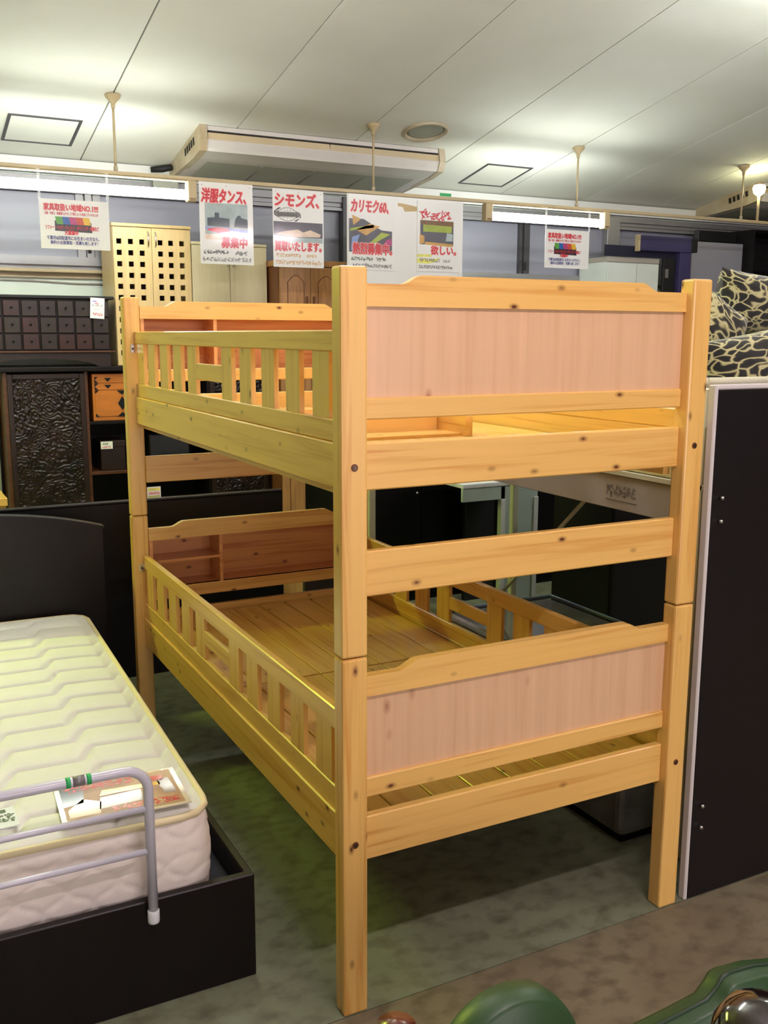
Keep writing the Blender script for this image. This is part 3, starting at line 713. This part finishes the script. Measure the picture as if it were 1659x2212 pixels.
# laminated flyer lying on the mattress
fz = MZ1 + .0305
t = thing('flyer', 'glossy laminated bed flyer with red lettering lying on the cream mattress', 'flyer', (-.412, .412, fz), (0, 0, math.radians(-3)))
def film_mat():
    m, nt, b = nodes('flyer_gloss')
    b.inputs['Base Color'].default_value = lin((216, 202, 176)); b.inputs['Roughness'].default_value = .12; b.inputs['Coat Weight'].default_value = 1.0; b.inputs['Coat Roughness'].default_value = .04
    nz = N(nt, 'ShaderNodeTexNoise'); nz.inputs['Scale'].default_value = 16; nz.inputs['Detail'].default_value = 1.0; nt.links.new(coords(nt), nz.inputs['Vector'])
    bp = N(nt, 'ShaderNodeBump'); bp.inputs['Strength'].default_value = .5; bp.inputs['Distance'].default_value = .02
    nt.links.new(nz.outputs['Fac'], bp.inputs['Height']); nt.links.new(bp.outputs[0], b.inputs['Coat Normal'])
film_mat()
mat('flyer_print', (196, 160, 118), .3, .3, 12, c2=(150, 110, 80))
MB().box(-.15, .15, -.107, .107, -.0025, 0).build('sheet', 'flyer_gloss', t)
sh = Sheet(t, (-.15, -.107, .0002), (1, 0, 0), (0, 1, 0))
ph = sh.rect(.012, .288, .01, .204, 'flyer_print', .0002, 'printed_photo')
for pts, mm in (([(.012, .09), (.06, .10), (.07, .19), (.012, .2)], 'p_dark'), ([(.02, .03), (.09, .03), (.10, .09), (.06, .12), (.02, .07)], 'p_tan'), ([(.09, .05), (.2, .06), (.2, .12), (.1, .11)], 'p_brown'), ([(.1, .12), (.25, .125), (.25, .145), (.11, .15)], 'p_yel'), ([(.25, .07), (.28, .07), (.275, .16), (.245, .15)], 'p_brown'), ([(.235, .15), (.262, .15), (.262, .178), (.235, .178)], 'p_red')): sh.poly(pts, mm, .0004, 'printed_shape', ph)
sh.strokes(.02, .19, .165, .2, 8, 'ink_red', .0007, 'blurred_heading'); sh.strokes(.12, .28, .02, .055, 7, 'ink_red', .0007, 'blurred_heading')
# white label further left on the mattress
t = thing('mattress_label', 'small white label stuck on the cream mattress near the bed guard', 'label', (-.70, .425, MZ1 + .0275), (0, 0, .02))
MB().box(-.045, .045, -.05, .05, -.003, 0).build('sheet', 'white_cap', t)
sh = Sheet(t, (-.045, -.05, .0002), (1, 0, 0), (0, 1, 0)); sh.rect(.05, .07, .075, .092, 'ink_green', .0004, 'printed_box'); sh.strokes(.045, .085, .02, .07, 4, 'ink_green', .0004); sh.rect(.0, .04, .005, .05, 'ink_black', .0004, 'printed_box')

# ================================================================ dark board behind, price card
t = thing('low_headboard', 'wide flat black headboard standing behind the bunk bed', 'headboard', (0, 2.6, 0))
box(-1.6, .889, 0, .03, 0, .838, .002).build('panel', 'black_wood', t)
box(-1.6, .889, -.004, .034, .838, .85, .003).build('top_edge', 'espresso', t)
for xx in (-1.4, .6): box(xx, xx + .05, .03, .25, 0, .04).build('foot', 'black_wood', t)
t = thing('price_card', 'small white and yellow price card standing on the wide black headboard', 'card', (.222, 2.615, .851))
MB().box(0, .064, -.001, .001, 0, .052).build('sheet', 'paper', t); sh = Sheet(t, (0, -.0012, 0), (1, 0, 0), (0, 0, 1))
sh.rect(.004, .06, .034, .046, 'p_lime2', .0003, 'printed_band'); sh.strokes(.006, .058, .014, .028, 5, 'ink_red', .0004); sh.rect(.004, .06, .003, .010, 'p_lime', .0003, 'printed_band')

# ================================================================ carved dark cabinet with open shelves
CY = 5.08; CX0, CX1, CZ = -.10, 1.775, 1.352
t = thing('carved_cabinet', 'wide dark cabinet with carved doors and open shelves under the lattice cabinet', 'cabinet', (0, CY, 0))
box(CX0 - .03, CX1, -.03, .46, CZ, CZ + .035, .006, 2).build('top_board', 'espresso', t)
box(CX0, CX1, .43, .445, .08, CZ).build('back_panel', 'black_wood', t)
box(CX0, CX1, 0, .43, .0, .08).build('plinth', 'black_wood', t)
for xx in (CX0, .425, 1.29, CX1 - .022): box(xx, xx + .022, 0, .43, .08, CZ).build('upright', 'rust_wood' if xx < .5 else 'espresso', t)
for zz in (.985, .632): box(.447, 1.29, .002, .43, zz, zz + .022, .002).build('shelf', 'rust_wood' if zz < .8 else 'espresso', t)
def carved_door(x0, x1):
    z0, z1 = .10, CZ - .012
    fr = MB(); d = .035
    fr.box(x0, x0 + d, -.012, .012, z0, z1, .003).box(x1 - d, x1, -.012, .012, z0, z1, .003).box(x0 + d, x1 - d, -.012, .012, z0, z0 + d, .003).box(x0 + d, x1 - d, -.012, .012, z1 - d, z1, .003)
    dr = fr.build('door', 'chest_brown', t)
    a0, a1, b0, b1 = x0 + d, x1 - d, z0 + d, z1 - d
    def fn(u, v):
        x = a0 + (a1 - a0) * u; z = b0 + (b1 - b0) * v
        p = Vector((x * 55, z * 55, 3.1))
        h = noise.noise(p) + .6 * noise.noise(p * 2.1)
        h += .8 * math.sin(22 * noise.noise(Vector((x * 14, z * 14, 1.7))) + 48 * (x + z))
        return (x, .003 - .007 * (.5 + .32 * h), z)
    MB().grid(fn, 120, 300).build('carved_panel', 'carved', dr, True)
carved_door(CX0 + .022, .425); carved_door(1.312, CX1 - .022)
# orange chest on its upper shelf
t = thing('small_chest', 'orange wood chest with black iron fittings on the dark shelf', 'chest', (.48, CY + .02, 1.0072))
box(0, .40, 0, .30, 0, .326, .004).build('body', 'orange_wood', t)
for (z0, z1) in ((.262, .305), (.215, .258), (.03, .21)):
    dr = box(.015, .385, -.006, .002, z0, z1, .002).build('drawer' if z0 > .1 else 'door', 'orange_wood', t)
    zc = (z0 + z1) / 2
    if z0 > .1:
        for xx in (.105, .295): MB().prism([(xx - .024, z1 - .008), (xx + .024, z1 - .008), (xx, z0 + .008)], -.009, -.005).build('iron_plate', 'iron', dr)
    else:
        MB().prism([(.17, zc), (.20, zc + .048), (.23, zc), (.20, zc - .048)], -.010, -.005).build('iron_plate', 'iron', dr)
        for p3 in ([(.165, z1), (.235, z1), (.20, z1 - .03)], [(.165, z0), (.235, z0), (.20, z0 + .03)]): MB().prism(p3, -.010, -.005).build('iron_plate', 'iron', dr)
    for p3 in ([(.015, z0), (.04, z0), (.015, z0 + .025)], [(.015, z1), (.04, z1), (.015, z1 - .02)], [(.385, z0), (.36, z0), (.385, z0 + .025)]): MB().prism(p3, -.009, -.005).build('iron_corner', 'iron', dr)
# dark box with a white tag below
t = thing('storage_box', 'dark brown box with a white price tag on the lower shelf', 'box', (.52, CY + .03, .6542))
box(0, .17, 0, .25, 0, .20, .004).build('body', 'chest_brown', t); box(-.004, .174, -.004, .254, .165, .21, .004).build('lid', 'chest_brown', t)
tg = MB().box(.0, .082, -.0075, -.0045, .155, .207).build('price_tag', 'paper', t)
sh = Sheet(t, (0, -.0077, .155), (1, 0, 0), (0, 0, 1)); sh.strokes(.014, .05, .026, .044, 3, 'ink_black', .0003, 'small_print', tg); sh.strokes(.01, .07, .006, .02, 5, 'ink_red', .0003, 'small_print', tg)
t = thing('storage_case', 'black case with thin brown outline on the shelf behind the bunk post', 'case', (.86, CY + .03, .6542))
box(0, .30, 0, .25, 0, .24, .004).build('body', 'black_wood', t); box(.01, .29, -.004, .001, .01, .23, .002).build('front', 'near_black', t)

# chest of many small drawers on top
t = thing('drawer_chest', 'dark multi-drawer chest with worn red and green fronts by the white wall', 'chest', (0, 5.05, CZ + .0352))
X0, X1 = -.31, .605; zb = .105; ZT2 = 1.857 - CZ - .0352
box(X0 - .012, X1 + .035, -.02, .42, ZT2 - .022, ZT2, .005).build('top_board', 'near_black', t)
box(X0, X1, .004, .40, zb, ZT2 - .022).build('body', 'black_wood', t)
box(X0 - .02, X1 + .03, -.02, .42, zb - .012, zb, .003).build('base_board', 'rust_wood', t)
ap = [(X0, 0), (X0, zb - .012), (X1, zb - .012), (X1, 0), (X1 - .08, 0)] + [(X1 - .08 - (X1 - X0 - .16) * k / 14, .055 * math.sin(math.pi * k / 14) ** .6) for k in range(1, 14)] + [(X0 + .08, 0)]
MB().prism(ap, 0, .025).build('apron', 'chest_brown', t)
for xx in (X0, X1 - .04): box(xx, xx + .04, .36, .40, 0, zb - .012).build('back_leg', 'chest_brown', t)
cw = (X1 - X0) / 8
for r in range(3):
    for c in range(8):
        a = X0 + c * cw + .006; z0 = zb + .008 + r * (ZT2 - .022 - zb - .012) / 3; z1 = zb + (r + 1) * (ZT2 - .022 - zb - .012) / 3
        d = box(a, a + cw - .012, -.012 + random.random() * .005, .006, z0, z1, .003).build('drawer', random.choice(['chest_brown', 'chest_red', 'chest_green', 'chest_brown']), t)
        MB().tube([(a + cw / 2 - .006, -.012, (z0 + z1) / 2 + .004), (a + cw / 2 - .006, -.028, (z0 + z1) / 2 + .004)], [.005, .008], 8).build('knob', 'iron', d, True)
tg = thing('price_sheet', 'white price sheet hanging on the dark multi-drawer chest', 'price tag', (.528, 5.018, 1.845), (0, math.radians(3.5), 0))
MB().box(-.047, .047, -.001, .001, -.137, 0).build('sheet', 'paper', tg)
sh = Sheet(tg, (-.047, -.0012, -.137), (1, 0, 0), (0, 0, 1))
sh.poly([(.012, .108), (.047, .106), (.04, .118), (.02, .119)], 'ink_lilac', .0003, 'printed_mark'); sh.rect(.03, .055, .096, .101, 'ink_red', .0003, 'printed_band')
sh.text('ローボード', .012, .082, .080, .092, 'ink_black', .0003, .03); sh.strokes(.012, .08, .070, .074, 9, 'ink_grey', .0003); sh.strokes(.02, .07, .058, .063, 8, 'ink_grey', .0003)
sh.strokes(.018, .082, .018, .04, 5, 'ink_red', .0003, 'blurred_price'); sh.strokes(.008, .03, .006, .010, 3, 'ink_grey', .0003)
tag(box(-2.0, -.125, 5.30, 5.33, 0, 1.95, .003).build('partition_panel', 'pane_grey'), 'grey partition panel beside the carved cabinet', 'panel')
t = thing('low_table', 'small yellow pine table at the side of the carved cabinet', 'table', (-.205, 4.3, 0))
box(-.6, 0, 0, .45, .585, .635, .004).build('table_top', 'pine_x', t)
for (a, b2) in ((-.58, .02), (-.05, .02), (-.58, .40), (-.05, .40)): box(a, a + .04, b2, b2 + .04, 0, .585, .003).build('leg', 'pine_z', t)

# ================================================================ cabinets on top of it
t = thing('lattice_cabinet', 'pale maple cabinet with square holes in both doors', 'cabinet', (0, 5.1, CZ + .0352))
x0, x1, zt = .662, 1.203, 2.352 - CZ - .0352
box(x0 - .006, x1 + .006, -.022, .375, zt - .022, zt, .003).build('top_board', 'maple', t)
box(x0, x0 + .018, .0, .37, 0, zt - .022).build('side_panel', 'maple', t); box(x1 - .018, x1, 0, .37, 0, zt - .022).build('side_panel', 'maple', t)
box(x0 + .018, x1 - .018, .355, .37, 0, zt - .022).build('back_panel', 'hole_dark', t); box(x0 + .018, x1 - .018, 0, .355, 0, .018).build('floor_panel', 'maple', t)
def lattice_door(a, b2, hx):
    """door with real square openings"""
    z0, z1 = .004, zt - .026; hs = .0175
    hz = [2.231 - CZ - .0352 - .0755 * k for k in range(11)]; hz = [h for h in hz if h - hs > z0 + .02]
    xs = sorted([a, b2] + [h + s for h in hx for s in (-hs, hs)]); zs = sorted([z0, z1] + [h + s for h in hz for s in (-hs, hs)])
    m_ = MB()
    for i in range(len(xs) - 1):
        for j in range(len(zs) - 1):
            if i % 2 and j % 2:
                p, q, r, s = xs[i], xs[i + 1], zs[j], zs[j + 1]
                m_.add([(p, -.018, r), (q, -.018, r), (q, -.018, s), (p, -.018, s), (p, -.001, r), (q, -.001, r), (q, -.001, s), (p, -.001, s)], [(0, 1, 5, 4), (1, 2, 6, 5), (2, 3, 7, 6), (3, 0, 4, 7)])
            else:
                for yy in (-.018, -.001): m_.add([(xs[i], yy, zs[j]), (xs[i + 1], yy, zs[j]), (xs[i + 1], yy, zs[j + 1]), (xs[i], yy, zs[j + 1])], [(0, 1, 2, 3)])
    for (p, q, r, s) in ((a, z0, a, z1), (b2, z0, b2, z1), (a, z0, b2, z0), (a, z1, b2, z1)): m_.add([(p, -.018, q), (r, -.018, s), (r, -.001, s), (p, -.001, q)], [(0, 1, 2, 3)])
    return m_.build('door', 'maple', t)
mid = .9275
d1 = lattice_door(x0 + .001, mid - .0015, [.703, .782, .86]); d2 = lattice_door(mid + .0015, x1 - .001, [.988, 1.062, 1.140])
for d, xx in ((d1, .902), (d2, .953)):
    zc = 2.25 - CZ - .0352
    MB().tube([(xx, -.018, zc + .05), (xx, -.034, zc + .04), (xx, -.038, zc), (xx, -.034, zc - .04), (xx, -.018, zc - .05)], .005, 8).build('handle', 'chrome', d, True)
t = thing('cream_cabinet', 'plain cream two-door cabinet between the lattice cabinet and oak wardrobe', 'cabinet', (0, 5.1, CZ + .0352))
x0, x1, zt = 1.21, 1.772, 2.252 - CZ - .0352
box(x0, x1, .0, .37, 0, zt - .02).build('body', 'cream', t); box(x0 - .003, x1 + .003, -.02, .372, zt - .02, zt, .003).build('top_board', 'cream', t)
for (a, b2, hx) in ((x0, 1.489, 1.468), (1.4915, x1, 1.512)):
    d = box(a + .001, b2, -.018, -.001, .004, zt - .024, .002).build('door', 'cream', t)
    MB().box(hx - .004, hx + .004, -.034, -.018, 2.085 - CZ - .035, 2.12 - CZ - .035, .003).build('handle', 'chrome', d)
# oak wardrobe with arched doors
t = thing('oak_wardrobe', 'brown oak wardrobe with arched panel doors standing beside the cream cabinet', 'wardrobe', (0, 4.9, 0))
x0, x1, zt = 1.79, 2.52, 2.135
box(x0, x1, 0, .52, 0, zt - .04).build('body', 'oak_dark', t)
MB().prism([(x0 - .012, zt - .04), (x1 + .02, zt - .04), (x1 + .025, zt), (x0 - .014, zt)], -.03, .53).build('cornice', 'oak', t)
for k in range(3):
    a = x0 + .005 + k * .241; b2 = a + .238
    d = box(a, b2, -.022, -.001, .09, zt - .045, .002).build('door', 'oak', t)
    for (z0, z1, arch) in ((1.77, 2.03, .05), (.95, 1.68, 0), (.17, .86, 0)):
        p = [(a + .055, z0), (b2 - .05, z0)]
        p += [(b2 - .05 - (b2 - a - .105) * q / 8, z1 - arch + arch * math.sin(math.pi * q / 8)) for q in range(9)]
        MB().prism(p, -.023, -.0215).build('panel_groove', 'oak_dark', d)
        cxm = sum(u_[0] for u_ in p) / len(p); czm = (z0 + z1) / 2
        MB().prism([(cxm + (u_[0] - cxm) * .91, czm + (u_[1] - czm) * .95) for u_ in p], -.027, -.0215).build('panel', 'oak', d)
    hx = b2 - .03 if k % 2 == 0 else a + .022
    MB().box(hx - .010, hx + .010, -.03, -.0215, 1.80, 1.88, .003).build('handle', 'oak_dark', d)
box(x0, x1, -.02, 0, 0, .085).build('plinth', 'oak', t)

# ================================================================ right side: tall dark panel, pale loft bed, cushions
t = thing('bed_end_panel', 'tall dark wood panel with pale edge standing beside the bunk post', 'panel', (1.08, 0.0, 0))
box(.013, 1.1, .0, .022, .0, 1.462, .002).build('board', 'panel_dark', t)
MB().box(0, .013, -.001, .024, 0, 1.475, .003).build('edge_strip', 'edge_band', t)
box(.013, 1.1, -.001, .024, 1.462, 1.475, .003).build('top_edge', 'edge_band', t)
for zz in (1.174, 1.11, .286, .221): MB().tube([(.044, .0, zz), (.042, -.012, zz - .001)], .0052, 10).build('peg', 'chrome', t, True)
t = thing('loft_bed', 'pale cream metal loft bed with wooden side board behind the dark panel', 'loft bed', (1.25, 0.10, 0))
LBX, LY1 = .85, 2.24
for (a, b2) in ((0, .09), (0, LY1), (LBX, .09), (LBX, LY1)): MB().box(a - .018, a + .018, b2 - .018, b2 + .018, 0, 1.455, .004).build('post', 'cream_metal', t)
for a in (0, LBX):
    MB().tube([(a, 0.09, 1.468), (a, LY1, 1.468)], .016, 12).build('guard_rail', 'cream_metal', t, True)
    MB().tube([(a, 0.09, 1.385), (a, LY1, 1.385)], .009, 10).build('guard_bar', 'cream_metal', t, True)
    box(a - .012, a + .012, .07, LY1, 1.178, 1.315, .003).build('side_board', 'cream_wood', t)
    box(a - .018, a + .018, .07, LY1, 1.158, 1.176, .002).build('ledge', 'cream_metal', t)
    box(a - .010, a + .010, .07, LY1, 1.045, 1.156, .002).build('apron_board', 'grey_board', t)
for b2 in (.09, LY1):
    MB().tube([(0, b2, 1.468), (LBX, b2, 1.468)], .016, 12).build('end_bar', 'cream_metal', t, True)
box(.02, LBX - .02, .09, LY1, 1.20, 1.22).build('bed_deck', 'cream_wood', t)
box(.03, LBX - .03, .11, LY1 - .02, 1.22, 1.40, .03, 2).build('bed_pad', 'charcoal', t)
sh = Sheet(t, (-.0105, .50, 1.065), (0, -1, 0), (0, 0, 1)); sh.strokes(0, .14, .02, .06, 7, 'ink_grey', .0004, 'stamped_print')
sh.rect(0, .15, .008, .011, 'ink_grey', .0004, 'stamped_line')
MB().tube([(.12, .73, 1.05), (.12, 1.28, .55)], .008, 8).build('brace', 'cream_metal', t, True)
def cushion(name, label, loc, rot, sx, sy, sz):
    def pil(u, v):
        a = 2 * u - 1; b2 = 2 * v - 1
        return a, b2
    m_ = MB(); n_ = 22
    for sgn in (1, -1):
        def fn(u, v):
            a = 2 * u - 1; b2 = 2 * v - 1
            pin = 1 - .10 * (1 - abs(a) ** 2) * abs(b2) ** 3; pin2 = 1 - .10 * (1 - abs(b2) ** 2) * abs(a) ** 3
            h = (max(0, 1 - a ** 4) * max(0, 1 - b2 ** 4)) ** .55
            wr = .05 * noise.noise(Vector((a * 2.2, b2 * 2.2, sgn * 1.3)))
            return (a * sx * pin2, sgn * sy * (h + wr * h), b2 * sz * pin)
        m_.grid(fn, n_, n_)
    o = m_.build(name, 'giraffe', None, True); o.location = loc; o.rotation_euler = rot
    return tag(o, label, 'cushion', 'giraffe print cushions on the loft bed')
cushion('cushion', 'giraffe print cushion leaning highest in the heap on the loft bed', (2.17, .82, 1.715), (.12, .05, .05), .28, .085, .12)
cushion('cushion', 'giraffe print cushion half hidden between the bunk post and the heap', (1.715, .64, 1.60), (.05, .45, .1), .125, .06, .13)
cushion('cushion', 'giraffe print cushion lying flattest at the front of the heap', (1.82, .45, 1.525), (-.25, -.16, .05), .37, .09, .115)
# mattress in plastic beneath the loft bed
t = thing('wrapped_mattress', 'plastic wrapped grey mattress under the loft bed', 'mattress', (1.12, .32, 0))
box(0, .55, 0, 1.12, .02, .485, .03, 3).build('body', 'plastic_wrap', t)
MB().tube([(.548, .0, .487), (.548, 1.118, .487), (0.0, 1.118, .487)], .010, 8).build('edge_tape', 'blue_edge', t, True)
box(.02, .53, .02, 1.1, 0, .02).build('pallet', 'black_wood', t)
# white desk beyond
t = thing('white_desk', 'white desk with panel leg behind the bunk bed', 'desk', (1.945, 2.6, 0))
box(0, .52, 0, .5, .775, .80, .003).build('desk_top', 'white_paint', t); box(0, .28, .004, .024, .70, .775, .002).build('drawer_front', 'mint_white', t)
box(.25, .505, .004, .035, 0, .775, .003).build('leg_panel', 'mint_white', t)
for xx in (.25, .475): box(xx, xx + .03, -.004, .004, 0, .70, .002).build('leg_edge', 'white_paint', t)
box(.30, .505, .44, .48, 0, .775, .003).build('back_leg', 'near_black', t)
# large black cupboards filling the back right
def cupboard(x0, x1, y0, d, h, label, nd):
    t = thing('black_cupboard', label, 'cupboard', (x0, y0, 0))
    W_ = x1 - x0
    box(0, W_, 0, d, 0, h - .03).build('body', 'black_wood', t); box(-.01, W_ + .01, -.015, d, h - .03, h, .004).build('top_board', 'black_wood', t)
    for k in range(nd):
        a = k * W_ / nd
        dd = box(a + .003, a + W_ / nd - .003, -.018, -.001, .06, h - .035, .003).build('door', 'black_wood', t)
        MB().tube([(a + W_ / nd - .04, -.018, h * .55), (a + W_ / nd - .04, -.04, h * .55)], .008, 8).build('knob', 'chrome', dd, True)
cupboard(1.455, 3.7, 3.2, .45, 1.22, 'long black cupboard standing behind the white desk', 4)
cupboard(2.22, 4.2, 1.7, .45, 1.12, 'wide black cupboard standing beyond the loft bed', 3)

# ================================================================ far right background by the windows
t = thing('white_locker', 'white two-door locker standing below the navy frame', 'locker', (5.05, 5.2, 0))
box(0, .60, 0, .38, 0, 2.255).build('body', 'door_white', t); box(-.004, .604, -.02, .38, 2.255, 2.30, .003).build('top_board', 'grey_board', t)
for (a, b2) in ((0, .337), (.343, .60)):
    d = box(a + .002, b2, -.018, -.001, .05, 2.25, .002).build('door', 'door_white', t)
    MB().box(b2 - .04 if a == 0 else a + .025, b2 - .025 if a == 0 else a + .04, -.03, -.018, 1.1, 1.2, .003).build('handle', 'chrome', d)
t = thing('navy_frame', 'navy blue frame with wide header board beside the grey screen', 'frame', (5.0, 5.12, 0))
MB().box(.345, .96, -.02, .04, 2.36, 2.492, .004).build('header_board', 'navy', t)
box(.325, .345, -.022, .03, 2.352, 2.497, .002).build('header_end', 'beige_plastic', t); box(.96, 1.04, -.02, .05, 2.365, 2.488, .004).build('header_end', 'near_black', t)
box(.0, .90, .04, .06, 2.305, 2.40, .002).build('back_board', 'navy_dark', t)
box(.835, .975, -.012, .06, 0, 2.36, .003).build('post', 'navy', t)
box(.68, .83, .03, .06, 0, 2.305, .003).build('post', 'near_black', t)
sh = Sheet(t, (.70, .0295, 2.13), (1, 0, 0), (0, 0, 1)); sh.rect(0, .04, 0, .08, 'ink_grey', .0004, 'small_sign')
t = thing('grey_screen', 'pale grey screen panel between navy frame and dark shelving', 'screen', (6.12, 5.25, 0))
box(0, .66, 0, .03, 0, 2.485, .003).build('panel', 'pane_grey', t); box(-.02, 0, -.005, .035, 0, 2.50, .003).build('edge', 'alu', t); box(.3, .36, -.06, .09, 0, .02).build('foot', 'alu', t)
t = thing('dark_shelving', 'black shelving unit standing past the grey screen', 'shelving', (6.83, 5.18, 0))
box(0, 1.3, .35, .38, 0, 2.62).build('back_panel', 'near_black', t)
for a in (0, 1.27): box(a, a + .03, 0, .35, 0, 2.62).build('upright', 'near_black', t)
for zz in (.3, .8, 1.3, 1.8, 2.2, 2.59): box(.03, 1.27, 0, .35, zz, zz + .03).build('shelf', 'black_wood', t)
t = thing('blind_box', 'dark roller blind box under the window head past the navy frame', 'blind', (6.30, 5.36, 2.505))
box(0, .50, 0, .05, 0, .10, .004).build('housing', 'near_black', t); box(-.01, 0, -.003, .053, -.003, .103).build('end_cap', 'alu_dark', t)
# ================================================================ green chairs in the foreground
def chair(name, label, loc, rz, prof, seat_z, w2, piping=True):
    t = thing(name, label, 'chair', loc, (0, 0, rz))
    # backrest: outline profile with soft thickness
    th = .03
    m_ = MB(); n_ = len(prof)
    rings = []
    for (yy, sc) in ((-th, .93), (-th * .75, .98), (0, 1.0), (th * .75, .98), (th, .93)):
        cz_ = seat_z
        rings.append([(p[0] * sc, yy, cz_ + (p[1] - cz_) * (1 - (1 - sc) * .5)) for p in prof])
    vs = [q for r in rings for q in r]
    fs = [(i * n_ + k, i * n_ + (k + 1) % n_, (i + 1) * n_ + (k + 1) % n_, (i + 1) * n_ + k) for i in range(4) for k in range(n_)]
    fs += [tuple(range(n_)), tuple(range(4 * n_, 5 * n_))]
    m_.add(vs, fs).build('backrest', 'green_leather', t, True)
    if piping: MB().tube([(p[0], 0, p[1]) for p in prof if p[1] > seat_z + .02], .004, 8).build('piping', 'green_piping', t, True)
    box(-w2, w2, -.36, th, seat_z - .07, seat_z, .025, 3).build('seat', 'green_leather', t)
    for (a, b2) in ((-w2 + .03, -.33), (w2 - .03, -.33), (-w2 + .03, 0), (w2 - .03, 0)): MB().tube([(a, b2, seat_z - .07), (a, b2, 0)], [.02, .014], 10).build('leg', 'gloss_brown', t, True)
    return t
p1 = [(-.12, .36)] + [(.125 * math.cos(math.pi - math.pi * k / 20), .495 + .125 * math.sin(math.pi * k / 20)) for k in range(21)] + [(.12, .36)]
chair('green_chair', 'green leather chair with a small round backrest', (-.092, -.79, 0), .0, p1, .36, .15, False)
p2 = [(-.24, .30), (-.24, .44), (-.22, .455), (-.18, .455), (-.14, .458), (-.06, .464), (.0, .470), (.022, .488), (.034, .503), (.05, .506), (.11, .50), (.17, .485), (.24, .47), (.28, .42), (.30, .30)]
t = chair('green_armchair', 'green leather armchair with scalloped back edge and brown arms', (.318, -.80, 0), 0, p2, .30, .22)
for sx in (-1, 1):
    a = MB().tube([(sx * .20, -.02, .46), (sx * .20, -.2, .47)], .02, 10).build('armrest', 'gloss_brown', t, True)
    MB().tube([(sx * .20, -.2, .30), (sx * .20, -.2, .47)], .015, 10).build('arm_post', 'gloss_brown', t, True)
t2 = thing('wooden_stool', 'tall narrow stool with glossy dark brown domed top before the green armchair', 'stool', (-0.115, -1.27, 0))
MB().lathe([(0.045, 0.859), (0.053, 0.871), (0.050, 0.895), (0.038, 0.915), (0.020, 0.924), (0.001, 0.927)], (0, 0, 0), 24).build('seat', 'gloss_brown', t2, True)
for k in range(3):
    a = k * 2.094 + .5; MB().tube([(.03 * math.cos(a), .03 * math.sin(a), 0.867), (.055 * math.cos(a), .055 * math.sin(a), 0)], .010, 8).build('leg', 'gloss_brown', t2, True)
t2 = thing('wooden_post', 'reddish brown stand with rounded knob before the bunk post', 'stand', (-.335, -.88, 0))
MB().lathe([(.10, 0), (.10, .015), (.02, .03), (.014, .06), (.014, .65), (.024, .67), (.03, .69), (.026, .71), (.001, .717)], (0, 0, 0), 20).build('turned_post', 'red_brown', t2, True)

# loose open pine tray on the upper deck
t = thing('pine_tray', 'loose open pine tray lying on the upper bunk deck', 'tray', (0, 0, 1.3032))
box(.22, .69, .765, .785, 0, .085, .002).build('back_board', 'pine_x', t)
MB().prism([(.60, .0), (.785, 0), (.785, .085), (.63, .085), (.60, .06)], .69, .715, 'x').build('side_board', 'pine_y', t)
box(.22, .24, .60, .765, 0, .07, .002).build('side_board', 'pine_y', t); box(.24, .69, .62, .765, .0, .008).build('tray_floor', 'pine_x', t)
# pine board and brown case standing behind the bunk's head
t = thing('pine_board', 'short pine board leaning behind the bunk head end', 'board', (.93, 2.76, 0))
box(0, .13, 0, .025, 0, .46, .003).build('plank', 'pine_z', t); box(.02, .11, .025, .10, 0, .03).build('foot', 'pine_x', t)
t = thing('brown_case', 'dark brown case on the floor beside the short pine board', 'case', (1.08, 2.78, 0))
box(0, .34, 0, .3, 0, .40, .006).build('body', 'chest_brown', t); box(-.004, .344, -.004, .304, .40, .43, .004).build('lid', 'chest_brown', t)
